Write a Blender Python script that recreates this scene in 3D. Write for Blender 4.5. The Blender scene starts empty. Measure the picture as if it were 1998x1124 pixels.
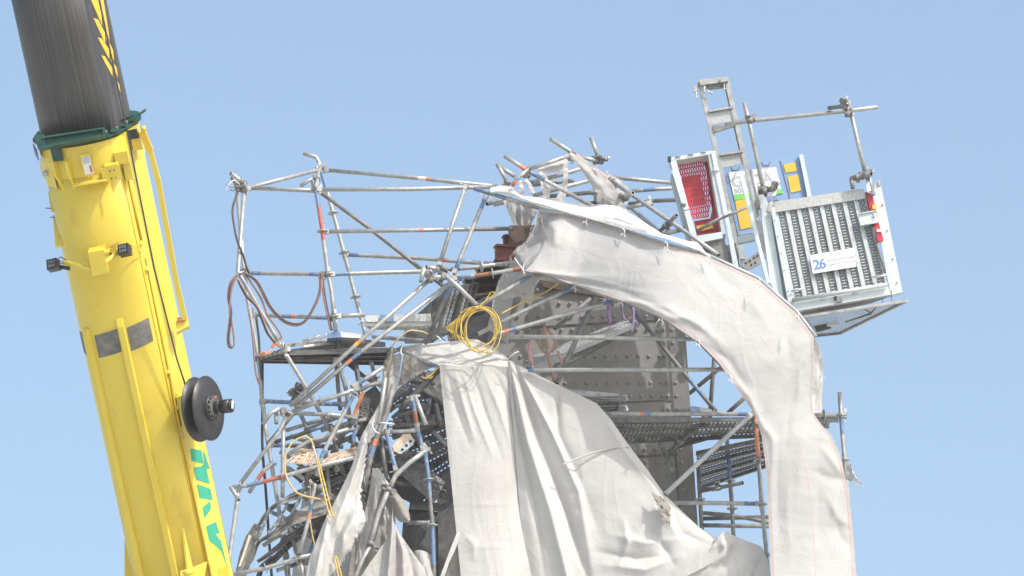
import bpy, bmesh, math, random
from mathutils import Vector, Matrix, noise

rnd = random.Random(7)
SC = bpy.context.scene
COL = SC.collection

# ------------------------------------------------------------ camera
PW, PH = 1998.0, 1124.0
FPX = 10660.0
PITCH = math.radians(17.0)
CAM = Vector((0.0, 0.0, 1.7))
Y0 = 60.0
cam_d = bpy.data.cameras.new('camera')
cam = bpy.data.objects.new('camera', cam_d)
COL.objects.link(cam)
cam.location = CAM
cam.rotation_euler = (math.radians(90) + PITCH, 0, 0)
cam_d.sensor_width = 36.0
cam_d.lens = FPX / PW * 36.0
cam_d.clip_start = 0.5
cam_d.clip_end = 6000
SC.camera = cam

# ------------------------------------------------------------ sky + sun
SUN_DIR = Vector((0.50, -0.50, 0.78)).normalized()      # towards the sun
sun_elev = math.asin(SUN_DIR.z)
sun_az = math.atan2(SUN_DIR.x, SUN_DIR.y)
w = bpy.data.worlds.new('World')
SC.world = w
w.use_nodes = True
nt = w.node_tree
nt.nodes.clear()
out = nt.nodes.new('ShaderNodeOutputWorld')
bg = nt.nodes.new('ShaderNodeBackground')
sky = nt.nodes.new('ShaderNodeTexSky')
sky.sky_type = 'NISHITA'
sky.sun_disc = False
sky.sun_elevation = sun_elev
sky.sun_rotation = sun_az
sky.altitude = 0
sky.air_density = 1.0
sky.dust_density = 3.6
sky.ozone_density = 0.9
bg.inputs['Strength'].default_value = 0.15
tint = nt.nodes.new('ShaderNodeMix'); tint.data_type = 'RGBA'; tint.blend_type = 'MULTIPLY'; tint.inputs[0].default_value = 1.0
tint.inputs[7].default_value = (1.02, 1.025, 0.975, 1)
nt.links.new(sky.outputs[0], tint.inputs[6]); nt.links.new(tint.outputs[2], bg.inputs['Color'])
nt.links.new(bg.outputs[0], out.inputs['Surface'])

sl = bpy.data.lights.new('sun', 'SUN')
sl.energy = 2.35
sl.angle = math.radians(0.5)
sl.color = (1.0, 0.965, 0.92)
so = bpy.data.objects.new('sun', sl)
COL.objects.link(so)
so.rotation_euler = SUN_DIR.to_track_quat('Z', 'Y').to_euler()
so.location = (30, -10, 60)

SC.view_settings.view_transform = 'Standard'
SC.view_settings.look = 'None'
SC.view_settings.exposure = 0.72
SC.view_settings.gamma = 1.0

# ------------------------------------------------------------ picture -> place helpers
RIGHT = Vector((1, 0, 0))
UP = Vector((0, -math.sin(PITCH), math.cos(PITCH)))
FWD = Vector((0, math.cos(PITCH), math.sin(PITCH)))

def ray(x, y):
    return RIGHT * ((x - PW / 2) / FPX) + UP * ((PH / 2 - y) / FPX) + FWD

def P(x, y, d=0.0):
    r = ray(x, y)
    return CAM + r * ((Y0 + d) / r.y)

def PZ(x, y, z):
    r = ray(x, y)
    return CAM + r * ((z - CAM.z) / r.z)

def hit(x, y, p0, n):
    r = ray(x, y)
    return CAM + r * ((p0 - CAM).dot(n) / r.dot(n))

# ------------------------------------------------------------ materials
MATS = {}
def nmat(name):
    m = bpy.data.materials.new(name)
    m.use_nodes = True
    m.node_tree.nodes.clear()
    return m, m.node_tree

def node(t, typ, **kw):
    n = t.nodes.new(typ)
    for k, v in kw.items():
        setattr(n, k, v)
    return n

def surf(name, c1, c2=None, rough=0.5, metal=0.0, scale=8.0, bump=0.0, bscale=60.0, stain=None, stretch=None, detail=6):
    """base colour mottled between c1 and c2, optional stains"""
    m, t = nmat(name)
    o = node(t, 'ShaderNodeOutputMaterial')
    b = node(t, 'ShaderNodeBsdfPrincipled')
    t.links.new(b.outputs[0], o.inputs[0])
    b.inputs['Roughness'].default_value = rough
    b.inputs['Metallic'].default_value = metal
    c2 = c2 or c1
    tc = node(t, 'ShaderNodeTexCoord')
    mp = node(t, 'ShaderNodeMapping')
    if stretch:
        mp.inputs['Scale'].default_value = stretch
    t.links.new(tc.outputs['Object'], mp.inputs[0])
    nz = node(t, 'ShaderNodeTexNoise')
    nz.inputs['Scale'].default_value = scale
    nz.inputs['Detail'].default_value = detail
    nz.inputs['Roughness'].default_value = 0.65
    t.links.new(mp.outputs[0], nz.inputs['Vector'])
    rp = node(t, 'ShaderNodeValToRGB')
    rp.color_ramp.elements[0].position = 0.36
    rp.color_ramp.elements[1].position = 0.64
    rp.color_ramp.elements[0].color = (*c1, 1)
    rp.color_ramp.elements[1].color = (*c2, 1)
    t.links.new(nz.outputs['Fac'], rp.inputs[0])
    colour = rp.outputs[0]
    if stain:
        n2 = node(t, 'ShaderNodeTexNoise')
        n2.inputs['Scale'].default_value = stain[1]
        n2.inputs['Detail'].default_value = 8
        t.links.new(mp.outputs[0], n2.inputs['Vector'])
        r2 = node(t, 'ShaderNodeValToRGB')
        r2.color_ramp.elements[0].position = stain[2]
        r2.color_ramp.elements[1].position = min(stain[2] + 0.12, 1)
        r2.color_ramp.elements[0].color = (0, 0, 0, 1)
        r2.color_ramp.elements[1].color = (1, 1, 1, 1)
        t.links.new(n2.outputs['Fac'], r2.inputs[0])
        mx = node(t, 'ShaderNodeMix', data_type='RGBA')
        t.links.new(r2.outputs[0], mx.inputs[0])
        t.links.new(colour, mx.inputs[6])
        mx.inputs[7].default_value = (*stain[0], 1)
        colour = mx.outputs[2]
    t.links.new(colour, b.inputs['Base Color'])
    if bump:
        n3 = node(t, 'ShaderNodeTexNoise')
        n3.inputs['Scale'].default_value = bscale
        n3.inputs['Detail'].default_value = 4
        t.links.new(tc.outputs['Object'], n3.inputs['Vector'])
        bp = node(t, 'ShaderNodeBump')
        bp.inputs['Strength'].default_value = bump
        bp.inputs['Distance'].default_value = 0.01
        t.links.new(n3.outputs['Fac'], bp.inputs['Height'])
        t.links.new(bp.outputs[0], b.inputs['Normal'])
    MATS[name] = m
    return m

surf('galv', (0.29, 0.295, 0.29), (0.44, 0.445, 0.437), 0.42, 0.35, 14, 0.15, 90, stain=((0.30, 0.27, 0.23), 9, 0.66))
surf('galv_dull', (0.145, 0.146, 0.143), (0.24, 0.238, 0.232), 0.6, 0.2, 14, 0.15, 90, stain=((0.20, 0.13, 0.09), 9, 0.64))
surf('galv_bright', (0.42, 0.45, 0.455), (0.53, 0.555, 0.555), 0.40, 0.25, 30, 0.1, 60)
surf('zinc_spangle', (0.34, 0.35, 0.345), (0.52, 0.53, 0.515), 0.38, 0.35, 55, 0.1, 60)
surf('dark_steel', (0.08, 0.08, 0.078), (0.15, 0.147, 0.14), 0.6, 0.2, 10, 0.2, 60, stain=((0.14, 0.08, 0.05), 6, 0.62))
surf('black', (0.018, 0.018, 0.02), (0.035, 0.035, 0.036), 0.42, 0.0, 20)
surf('hole', (0.01, 0.01, 0.01), None, 0.9)  # near-black paint for the darkness inside open tube ends
surf('blue_tape', (0.10, 0.175, 0.33), (0.14, 0.225, 0.37), 0.5, 0, 30, stain=((0.26, 0.29, 0.31), 30, 0.53))
surf('red_paint', (0.36, 0.09, 0.075), (0.44, 0.13, 0.105), 0.55, 0, 20, stain=((0.40, 0.36, 0.33), 22, 0.60))
surf('orange_tape', (0.58, 0.17, 0.08), (0.64, 0.22, 0.11), 0.5, 0, 30)
surf('orange_pipe', (0.60, 0.21, 0.10), (0.70, 0.29, 0.16), 0.5, 0, 12, stain=((0.35, 0.17, 0.10), 14, 0.66))
surf('yellow_tape', (0.72, 0.42, 0.03), None, 0.5)
surf('white_tape', (0.72, 0.70, 0.68), None, 0.5)
surf('rust', (0.22, 0.09, 0.045), (0.36, 0.17, 0.09), 0.8, 0.0, 30, 0.3)
surf('crane_yellow', (0.68, 0.53, 0.055), (0.72, 0.575, 0.08), 0.30, 0.0, 1.6, stretch=(1, 1, 0.22), stain=((0.62, 0.46, 0.055), 3.5, 0.60))
surf('crane_yellow_deep', (0.66, 0.43, 0.02), (0.72, 0.48, 0.03), 0.35, 0.0, 3)
surf('crane_green', (0.004, 0.05, 0.034), (0.008, 0.075, 0.052), 0.4, 0.0, 8)
surf('letter_green', (0.03, 0.33, 0.20), (0.04, 0.37, 0.23), 0.4, 0.0, 8)
surf('crane_patch', (0.10, 0.10, 0.10), (0.22, 0.21, 0.19), 0.65, 0.0, 7, 0.4, 30, stain=((0.36, 0.34, 0.30), 6, 0.60))
surf('cable_black', (0.02, 0.02, 0.022), (0.05, 0.05, 0.05), 0.5)
surf('hose_pink', (0.20, 0.11, 0.095), (0.28, 0.165, 0.145), 0.6, 0, 30)
surf('hose_dark', (0.06, 0.05, 0.05), (0.11, 0.09, 0.085), 0.5, 0, 30)
surf('cable_yellow', (0.50, 0.35, 0.05), (0.58, 0.42, 0.08), 0.45, 0, 30)
surf('rope_tan', (0.50, 0.36, 0.14), (0.62, 0.47, 0.24), 0.7, 0, 40)
surf('pylon', (0.20, 0.198, 0.192), (0.265, 0.262, 0.254), 0.75, 0.0, 1.4, 0.15, 40, stain=((0.155, 0.142, 0.128), 1.7, 0.60))
surf('pylon_strip', (0.16, 0.156, 0.149), (0.21, 0.205, 0.195), 0.75, 0.0, 4, 0.1, 40)
surf('red_steel', (0.11, 0.04, 0.03), (0.19, 0.06, 0.045), 0.7, 0, 10, 0.3)
surf('brown_steel', (0.06, 0.045, 0.035), (0.13, 0.085, 0.06), 0.8, 0, 8, 0.3)
surf('hoist_white', (0.50, 0.57, 0.595), (0.58, 0.64, 0.66), 0.38, 0.1, 8, 0.0)
surf('hoist_grey', (0.42, 0.45, 0.46), (0.52, 0.55, 0.55), 0.45, 0.2, 20)
surf('hoist_red', (0.42, 0.03, 0.045), (0.50, 0.045, 0.06), 0.4, 0, 6)
surf('hoist_maroon', (0.22, 0.025, 0.035), (0.28, 0.04, 0.05), 0.5, 0, 6)
surf('hoist_blue', (0.19, 0.31, 0.52), (0.22, 0.34, 0.55), 0.4, 0, 4)
surf('sign_white', (0.68, 0.69, 0.70), (0.72, 0.73, 0.73), 0.5)
surf('sign_yellow', (0.72, 0.42, 0.03), (0.76, 0.46, 0.05), 0.5, 0, 20)
surf('sign_green', (0.16, 0.56, 0.10), None, 0.5)
surf('ink_grey', (0.42, 0.45, 0.50), None, 0.5)
surf('ink_blue', (0.12, 0.22, 0.48), None, 0.5)
surf('ink_pink', (0.62, 0.52, 0.60), None, 0.5)
surf('wood_reed', (0.55, 0.42, 0.30), (0.72, 0.61, 0.49), 0.8, 0, 40, 0.2)
surf('strap_purple', (0.22, 0.15, 0.30), (0.28, 0.20, 0.38), 0.8)
surf('strap_pink', (0.46, 0.24, 0.24), (0.56, 0.34, 0.33), 0.8, 0, 30)
surf('strap_brown', (0.30, 0.18, 0.13), (0.42, 0.27, 0.20), 0.8, 0, 20)
surf('orange_box', (0.46, 0.16, 0.06), (0.55, 0.22, 0.10), 0.7, 0, 10)
surf('lens_glass', (0.10, 0.10, 0.11), (0.20, 0.20, 0.22), 0.15)
surf('ground_mat', (0.40, 0.39, 0.36), (0.48, 0.47, 0.43), 0.9, 0, 0.05, 0.2)

def perforated(name, c1, c2, pu=0.055, pv=0.035, fu=0.55, fv=0.42, stag=True, metal=0.15, rough=0.6):
    """steel sheet with rows of slots cut right through it (UV in metres)"""
    m, t = nmat(name)
    o = node(t, 'ShaderNodeOutputMaterial')
    b = node(t, 'ShaderNodeBsdfPrincipled')
    b.inputs['Roughness'].default_value = rough
    b.inputs['Metallic'].default_value = metal
    uv = node(t, 'ShaderNodeUVMap')
    sp = node(t, 'ShaderNodeSeparateXYZ')
    t.links.new(uv.outputs[0], sp.inputs[0])
    def mth(op, a, bb=None):
        n = node(t, 'ShaderNodeMath', operation=op)
        for i, v in enumerate((a, bb)):
            if v is None: continue
            if isinstance(v, (int, float)): n.inputs[i].default_value = v
            else: t.links.new(v, n.inputs[i])
        return n.outputs[0]
    vv = mth('DIVIDE', sp.outputs[1], pv)
    uu = mth('DIVIDE', sp.outputs[0], pu)
    if stag:
        uu = mth('ADD', uu, mth('MULTIPLY', mth('FLOOR', vv), 0.5))
    hu = mth('LESS_THAN', mth('FRACT', uu), fu)
    hv = mth('LESS_THAN', mth('FRACT', vv), fv)
    hole = mth('MULTIPLY', hu, hv)
    nz = node(t, 'ShaderNodeTexNoise')
    nz.inputs['Scale'].default_value = 9
    nz.inputs['Detail'].default_value = 6
    tc = node(t, 'ShaderNodeTexCoord')
    t.links.new(tc.outputs['Object'], nz.inputs['Vector'])
    rp = node(t, 'ShaderNodeValToRGB')
    rp.color_ramp.elements[0].position = 0.38
    rp.color_ramp.elements[1].position = 0.62
    rp.color_ramp.elements[0].color = (*c1, 1)
    rp.color_ramp.elements[1].color = (*c2, 1)
    t.links.new(nz.outputs['Fac'], rp.inputs[0])
    t.links.new(rp.outputs[0], b.inputs['Base Color'])
    tr = node(t, 'ShaderNodeBsdfTransparent')
    mx = node(t, 'ShaderNodeMixShader')
    t.links.new(hole, mx.inputs[0])
    t.links.new(b.outputs[0], mx.inputs[1])
    t.links.new(tr.outputs[0], mx.inputs[2])
    t.links.new(mx.outputs[0], o.inputs[0])
    MATS[name] = m
    return m

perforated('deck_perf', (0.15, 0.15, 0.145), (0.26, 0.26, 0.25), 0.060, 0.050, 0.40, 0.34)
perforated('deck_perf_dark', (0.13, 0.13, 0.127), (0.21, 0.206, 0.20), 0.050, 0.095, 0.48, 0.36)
perforated('deck_perf_light', (0.36, 0.36, 0.35), (0.50, 0.50, 0.48), 0.055, 0.045, 0.50, 0.40)
perforated('red_perf', (0.45, 0.035, 0.05), (0.52, 0.05, 0.065), 0.027, 0.062, 0.30, 0.70, rough=0.4)
perforated('gate_perf', (0.20, 0.215, 0.22), (0.30, 0.315, 0.32), 0.045, 0.036, 0.30, 0.30)  # darkened so the recesses behind the teeth read as shade
perforated('mesh_fine', (0.22, 0.22, 0.21), (0.32, 0.31, 0.29), 0.055, 0.030, 0.78, 0.55, stag=True)
perforated('mesh_dark', (0.10, 0.10, 0.10), (0.18, 0.18, 0.17), 0.05, 0.04, 0.70, 0.55, stag=True)

def cloth_mat(name, base, stain_c, lines=(), hem=0.0, trans=0.18, weave=0.16):
    """woven sheeting: lines = UV v positions of thin printed red lines; hem = pinkish hem width in v"""
    m, t = nmat(name)
    o = node(t, 'ShaderNodeOutputMaterial')
    uv = node(t, 'ShaderNodeUVMap')
    sp = node(t, 'ShaderNodeSeparateXYZ')
    t.links.new(uv.outputs[0], sp.inputs[0])
    tc = node(t, 'ShaderNodeTexCoord')
    nz = node(t, 'ShaderNodeTexNoise')
    nz.inputs['Scale'].default_value = 1.1
    nz.inputs['Detail'].default_value = 9
    nz.inputs['Roughness'].default_value = 0.6
    t.links.new(tc.outputs['Object'], nz.inputs['Vector'])
    rp = node(t, 'ShaderNodeValToRGB')
    rp.color_ramp.elements[0].position = 0.30
    rp.color_ramp.elements[1].position = 0.56
    rp.color_ramp.elements[0].color = (*stain_c, 1)
    rp.color_ramp.elements[1].color = (*base, 1)
    t.links.new(nz.outputs['Fac'], rp.inputs[0])
    colour = rp.outputs[0]
    dn = node(t, 'ShaderNodeTexNoise')
    dn.inputs['Scale'].default_value = 14
    dn.inputs['Detail'].default_value = 3
    t.links.new(tc.outputs['Object'], dn.inputs['Vector'])
    def mth(op, a, bb=None):
        n = node(t, 'ShaderNodeMath', operation=op)
        for i, v in enumerate((a, bb)):
            if v is None: continue
            if isinstance(v, (int, float)): n.inputs[i].default_value = v
            else: t.links.new(v, n.inputs[i])
        return n.outputs[0]
    def over(fac, c, colour):
        mx = node(t, 'ShaderNodeMix', data_type='RGBA')
        t.links.new(fac, mx.inputs[0])
        t.links.new(colour, mx.inputs[6])
        mx.inputs[7].default_value = (*c, 1)
        return mx.outputs[2]
    for lv in lines:
        wv = 0.0055
        f = mth('LESS_THAN', mth('ABSOLUTE', mth('SUBTRACT', sp.outputs[1], lv)), wv)
        f = mth('MULTIPLY', f, mth('GREATER_THAN', dn.outputs['Fac'], 0.42))
        f = mth('MULTIPLY', f, 0.38)
        colour = over(f, (0.62, 0.25, 0.24), colour)
    if hem:
        e = mth('MINIMUM', sp.outputs[1], mth('SUBTRACT', 1.0, sp.outputs[1]))
        f = mth('LESS_THAN', e, hem)
        colour = over(mth('MULTIPLY', f, 0.36), (0.40, 0.30, 0.30), colour)
        f2 = mth('LESS_THAN', mth('ABSOLUTE', mth('SUBTRACT', e, hem)), 0.004)
        colour = over(mth('MULTIPLY', f2, 0.5), (0.52, 0.20, 0.20), colour)
    d = node(t, 'ShaderNodeBsdfDiffuse')
    tl = node(t, 'ShaderNodeBsdfTranslucent')
    t.links.new(colour, d.inputs[0])
    t.links.new(colour, tl.inputs[0])
    mx = node(t, 'ShaderNodeMixShader')
    mx.inputs[0].default_value = trans
    t.links.new(d.outputs[0], mx.inputs[1])
    t.links.new(tl.outputs[0], mx.inputs[2])
    # soft creases + weave
    def ridge(sc, dist, pw, sq):
        mpp = node(t, 'ShaderNodeMapping'); mpp.inputs['Scale'].default_value = sq
        mpp.inputs['Rotation'].default_value = (0, 0.35, 0)
        t.links.new(tc.outputs['Object'], mpp.inputs[0])
        n_ = node(t, 'ShaderNodeTexNoise')
        n_.inputs['Scale'].default_value = sc
        n_.inputs['Detail'].default_value = 2
        n_.inputs['Distortion'].default_value = dist
        t.links.new(mpp.outputs[0], n_.inputs['Vector'])
        a_ = mth('ABSOLUTE', mth('SUBTRACT', n_.outputs['Fac'], 0.5))
        return mth('POWER', mth('SUBTRACT', 1.0, mth('MINIMUM', mth('MULTIPLY', a_, 4.0), 1.0)), pw)
    rsum = mth('ADD', ridge(1.3, 0.8, 5.0, (1.6, 1.6, 0.6)), mth('MULTIPLY', ridge(3.2, 1.2, 4.0, (0.8, 0.8, 1.2)), 0.5))
    wv1 = node(t, 'ShaderNodeTexWave')
    wv1.inputs['Scale'].default_value = 30
    wv1.inputs['Distortion'].default_value = 2.5
    wv1.bands_direction = 'Z'
    t.links.new(tc.outputs['Object'], wv1.inputs['Vector'])
    fine = node(t, 'ShaderNodeTexNoise'); fine.inputs['Scale'].default_value = 55; fine.inputs['Detail'].default_value = 3
    t.links.new(tc.outputs['Object'], fine.inputs['Vector'])
    s = mth('ADD', rsum, mth('ADD', mth('MULTIPLY', wv1.outputs['Fac'], 0.05), mth('MULTIPLY', fine.outputs['Fac'], 0.30)))
    bp = node(t, 'ShaderNodeBump')
    bp.inputs['Strength'].default_value = weave
    bp.inputs['Distance'].default_value = 0.03
    t.links.new(s, bp.inputs['Height'])
    t.links.new(bp.outputs[0], d.inputs['Normal'])
    t.links.new(mx.outputs[0], o.inputs[0])
    MATS[name] = m
    return m

cloth_mat('sheet_arch', (0.74, 0.715, 0.70), (0.68, 0.655, 0.635), lines=(0.30,), hem=0.03)
cloth_mat('sheet_white', (0.59, 0.585, 0.575), (0.53, 0.522, 0.51))
cloth_mat('sheet_hang', (0.58, 0.574, 0.56), (0.51, 0.50, 0.485))
cloth_mat('sheet_right', (0.50, 0.497, 0.492), (0.455, 0.45, 0.442), lines=(0.47,), hem=0.035)
cloth_mat('sheet_grey', (0.50, 0.49, 0.485), (0.41, 0.40, 0.39), trans=0.25, weave=0.4)  # greyed sheeting; the shaded end and strip get their shade from this colour
cloth_mat('sheet_dirty_shade', (0.36, 0.34, 0.32), (0.25, 0.235, 0.215), trans=0.2, weave=0.5)  # soiled sheeting; this dark tone also paints the shade of shaded sheets
cloth_mat('sheet_roll', (0.70, 0.69, 0.67), (0.64, 0.625, 0.60), trans=0.2)

# ------------------------------------------------------------ object helpers
ORG = {}          # world origin of each object that can be a parent

def link(o, parent=None):
    COL.objects.link(o)
    if parent is not None:
        o.parent = parent

def tag(o, label=None, cat=None, group=None, kind=None):
    if label: o['label'] = label
    if cat: o['category'] = cat
    if group: o['group'] = group
    if kind: o['kind'] = kind
    return o

def thing(name, loc, label, cat, group=None):
    o = bpy.data.objects.new(name, None)
    o.empty_display_size = 0.3
    COL.objects.link(o)
    o.location = loc
    ORG[o] = Vector(loc)
    return tag(o, label, cat, group)

class MB:
    """collects shapes (world coordinates) and builds them as one mesh object"""
    def __init__(s):
        s.v = []; s.f = []; s.m = []; s.uv = []; s.sm = []; s.names = []
    def mi(s, mat):
        if mat not in s.names: s.names.append(mat)
        return s.names.index(mat)
    def face(s, idx, mat, uvs=None, smooth=False):
        s.f.append(tuple(idx)); s.m.append(s.mi(mat)); s.uv.append(uvs); s.sm.append(smooth)
    def add(s, pts):
        b = len(s.v)
        s.v.extend(Vector(p) for p in pts)
        return b
    def hexa(s, a, b, mat, uvtop=None):
        """two n-gons (same count) joined by sides"""
        n = len(a)
        i = s.add(list(a) + list(b))
        s.face([i + k for k in range(n)], mat, uvtop)
        s.face([i + n + k for k in reversed(range(n))], mat, list(reversed(uvtop)) if uvtop else None)
        for k in range(n):
            k2 = (k + 1) % n
            s.face([i + k, i + n + k, i + n + k2, i + k2], mat)
    def slab(s, pts, t, mat):
        """front outline given in photo pixels + depth, extruded t metres away from the viewer"""
        a = [P(*p) for p in pts]
        b = [q + Vector((0, t, 0)) for q in a]
        s.hexa(a, b, mat)
    def bar(s, p0, p1, w, h, mat, up=Vector((0, 0, 1))):
        p0 = Vector(p0); p1 = Vector(p1)
        d = (p1 - p0).normalized()
        x = d.cross(up)
        if x.length < 1e-4: x = d.cross(Vector((0, 1, 0)))
        x.normalize()
        z = x.cross(d).normalized()
        q = [(-w / 2, -h / 2), (w / 2, -h / 2), (w / 2, h / 2), (-w / 2, h / 2)]
        s.hexa([p0 + x * a + z * b for a, b in q], [p1 + x * a + z * b for a, b in q], mat)
    def box(s, c, sx, sy, sz, mat, rot=None):
        c = Vector(c)
        R = rot or Matrix.Identity(3)
        q = [(-1, -1), (1, -1), (1, 1), (-1, 1)]
        s.hexa([c + R @ Vector((a * sx / 2, b * sy / 2, -sz / 2)) for a, b in q],
               [c + R @ Vector((a * sx / 2, b * sy / 2, sz / 2)) for a, b in q], mat)
    def tube(s, pts, r, mat='galv', seg=12, bands=(), hollow=True, closed=False):
        pts = [Vector(p) for p in pts]
        n = len(pts)
        # cumulative length, split at band limits
        cum = [0.0]
        for a, b in zip(pts, pts[1:]): cum.append(cum[-1] + (b - a).length)
        L = cum[-1] or 1e-6
        stations = [(c / L, p) for c, p in zip(cum, pts)]
        for (t0, t1, mm) in bands:
            for t in (t0, t1):
                if 0.001 < t < 0.999 and all(abs(t - q[0]) > 1e-4 for q in stations):
                    for k in range(len(stations) - 1):
                        if stations[k][0] < t < stations[k + 1][0]:
                            f = (t - stations[k][0]) / (stations[k + 1][0] - stations[k][0])
                            stations.insert(k + 1, (t, stations[k][1].lerp(stations[k + 1][1], f)))
                            break
        q = [p for t, p in stations]; ts = [t for t, p in stations]
        rr = r if isinstance(r, (list, tuple)) else None
        tang = []
        for k in range(len(q)):
            if closed:
                d = q[(k + 1) % len(q)] - q[k - 1]
            else:
                d = q[min(k + 1, len(q) - 1)] - q[max(k - 1, 0)]
            tang.append(d.normalized())
        u = tang[0].cross(Vector((0.13, 1, 0.21)))
        if u.length < 1e-3: u = tang[0].cross(Vector((1, 0, 0)))
        u.normalize()
        base = len(s.v)
        for k in range(len(q)):
            u = (u - tang[k] * u.dot(tang[k])).normalized()
            v = tang[k].cross(u)
            rad = rr[min(k, len(rr) - 1)] if rr else r
            for j in range(seg):
                a = 2 * math.pi * j / seg
                s.v.append(q[k] + u * math.cos(a) * rad + v * math.sin(a) * rad)
        cnt = len(q)
        for k in range(cnt if closed else cnt - 1):
            k2 = (k + 1) % cnt
            tm = (ts[k] + ts[k2]) / 2
            mm = mat
            for (t0, t1, bm_) in bands:
                if t0 <= tm <= t1: mm = bm_
            for j in range(seg):
                j2 = (j + 1) % seg
                s.face([base + k * seg + j, base + k * seg + j2, base + k2 * seg + j2, base + k2 * seg + j], mm, None, True)
        if not closed:
            for end in (0, cnt - 1):
                rad = (rr[min(end, len(rr) - 1)] if rr else r)
                ring = [base + end * seg + j for j in range(seg)]
                if hollow:
                    dirn = tang[end] * (1 if end == 0 else -1)
                    i1 = s.add([q[end] + (s.v[k] - q[end]) * 0.80 for k in ring])
                    i2 = s.add([q[end] + (s.v[k] - q[end]) * 0.78 + dirn * rad * 1.6 for k in ring])
                    for j in range(seg):
                        j2 = (j + 1) % seg
                        a, b = ring[j], ring[j2]
                        s.face([a, b, i1 + j2, i1 + j] if end else [b, a, i1 + j, i1 + j2], mat)
                        s.face([i1 + j, i1 + j2, i2 + j2, i2 + j] if end else [i1 + j2, i1 + j, i2 + j, i2 + j2], 'hole')
                    s.face([i2 + j for j in range(seg)] if end else [i2 + j for j in reversed(range(seg))], 'hole')
                else:
                    s.face(ring if end else list(reversed(ring)), mat)
    def cyl(s, p0, p1, r, mat, seg=20, r1=None):
        s.tube([p0, p1], [r, r if r1 is None else r1], mat, seg, hollow=False)
    def build(s, name, parent=None, origin=None):
        if parent is not None:
            org = ORG[parent]
        elif origin is not None:
            org = Vector(origin)
        else:
            xs = [p.x for p in s.v]; ys = [p.y for p in s.v]; zs = [p.z for p in s.v]
            org = Vector(((min(xs) + max(xs)) / 2, (min(ys) + max(ys)) / 2, min(zs)))
        me = bpy.data.meshes.new(name)
        me.from_pydata([tuple(p - org) for p in s.v], [], s.f)
        for n_ in s.names: me.materials.append(MATS[n_])
        me.polygons.foreach_set('material_index', s.m)
        me.polygons.foreach_set('use_smooth', s.sm)
        if any(u is not None for u in s.uv):
            ul = me.uv_layers.new(name='UVMap')
            k = 0
            for p_, u in zip(me.polygons, s.uv):
                for j, li in enumerate(p_.loop_indices):
                    if u is not None: ul.data[li].uv = u[j]
        me.update()
        me.validate()
        o = bpy.data.objects.new(name, me)
        link(o, parent)
        if parent is None:
            o.location = org
        ORG[o] = org
        return o

def shared(name, mb):
    """a mesh to be used by many small fittings (built round the world origin)"""
    me = bpy.data.meshes.new(name)
    me.from_pydata([tuple(p) for p in mb.v], [], mb.f)
    for n_ in mb.names: me.materials.append(MATS[n_])
    me.polygons.foreach_set('material_index', mb.m)
    me.polygons.foreach_set('use_smooth', mb.sm)
    me.update()
    return me

def put(name, me, loc, zdir, parent, roll=0.0, scale=1.0, xdir=None):
    o = bpy.data.objects.new(name, me)
    link(o, parent)
    z = Vector(zdir).normalized()
    if xdir is not None:
        x = Vector(xdir); x = (x - z * x.dot(z)).normalized()
    else:
        x = z.cross(Vector((0.31, 0.9, 0.1))).normalized()
    y = z.cross(x)
    R = Matrix((x, y, z)).transposed() @ Matrix.Rotation(roll, 3, 'Z')
    M4 = Matrix.Translation(Vector(loc) - ORG[parent]) @ R.to_4x4() @ Matrix.Scale(scale, 4)
    o.matrix_local = M4
    return o

# rosette (ringlock disc)
def make_rosette():
    b = MB(); n = 24; h = 0.0055
    rings = [0.0245, 0.034, 0.052, 0.063]
    idx = []
    for z in (-h, h):
        for r_ in rings:
            idx.append(b.add([Vector((math.cos(2 * math.pi * k / n) * r_, math.sin(2 * math.pi * k / n) * r_, z)) for k in range(n)]))
    for top in (0, 1):
        o_ = top * 4
        for ring in (0, 1, 2):
            for k in range(n):
                if ring == 1 and k % 3 != 0: continue
                k2 = (k + 1) % n
                a = idx[o_ + ring]; c = idx[o_ + ring + 1]
                q = [a + k, c + k, c + k2, a + k2]
                b.face(q if top else q[::-1], 'galv')
    for k in range(n):
        k2 = (k + 1) % n
        b.face([idx[3] + k, idx[3] + k2, idx[7] + k2, idx[7] + k], 'galv')
        b.face([idx[1] + k2, idx[1] + k, idx[5] + k, idx[5] + k2], 'galv')
        b.face([idx[2] + k, idx[2] + k2, idx[6] + k2, idx[6] + k][::-1], 'galv')
    return shared('rosette', b)
ROSETTE = make_rosette()

# wedge head: z axis points along the ledger, outwards
def make_wedge():
    b = MB()
    b.box((0, 0, 0.012), 0.052, 0.050, 0.060, 'galv')
    b.box((0, 0, 0.045), 0.070, 0.034, 0.022, 'galv_dull')
    b.hexa([Vector((-0.075, -0.004, 0.034)), Vector((-0.075, 0.004, 0.034)), Vector((-0.075, 0.004, 0.045)), Vector((-0.075, -0.004, 0.045))],
           [Vector((0.085, -0.005, 0.026)), Vector((0.085, 0.005, 0.026)), Vector((0.085, 0.005, 0.056)), Vector((0.085, -0.005, 0.056))], 'zinc_spangle')
    return shared('wedge_head', b)
WEDGE = make_wedge()

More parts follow.
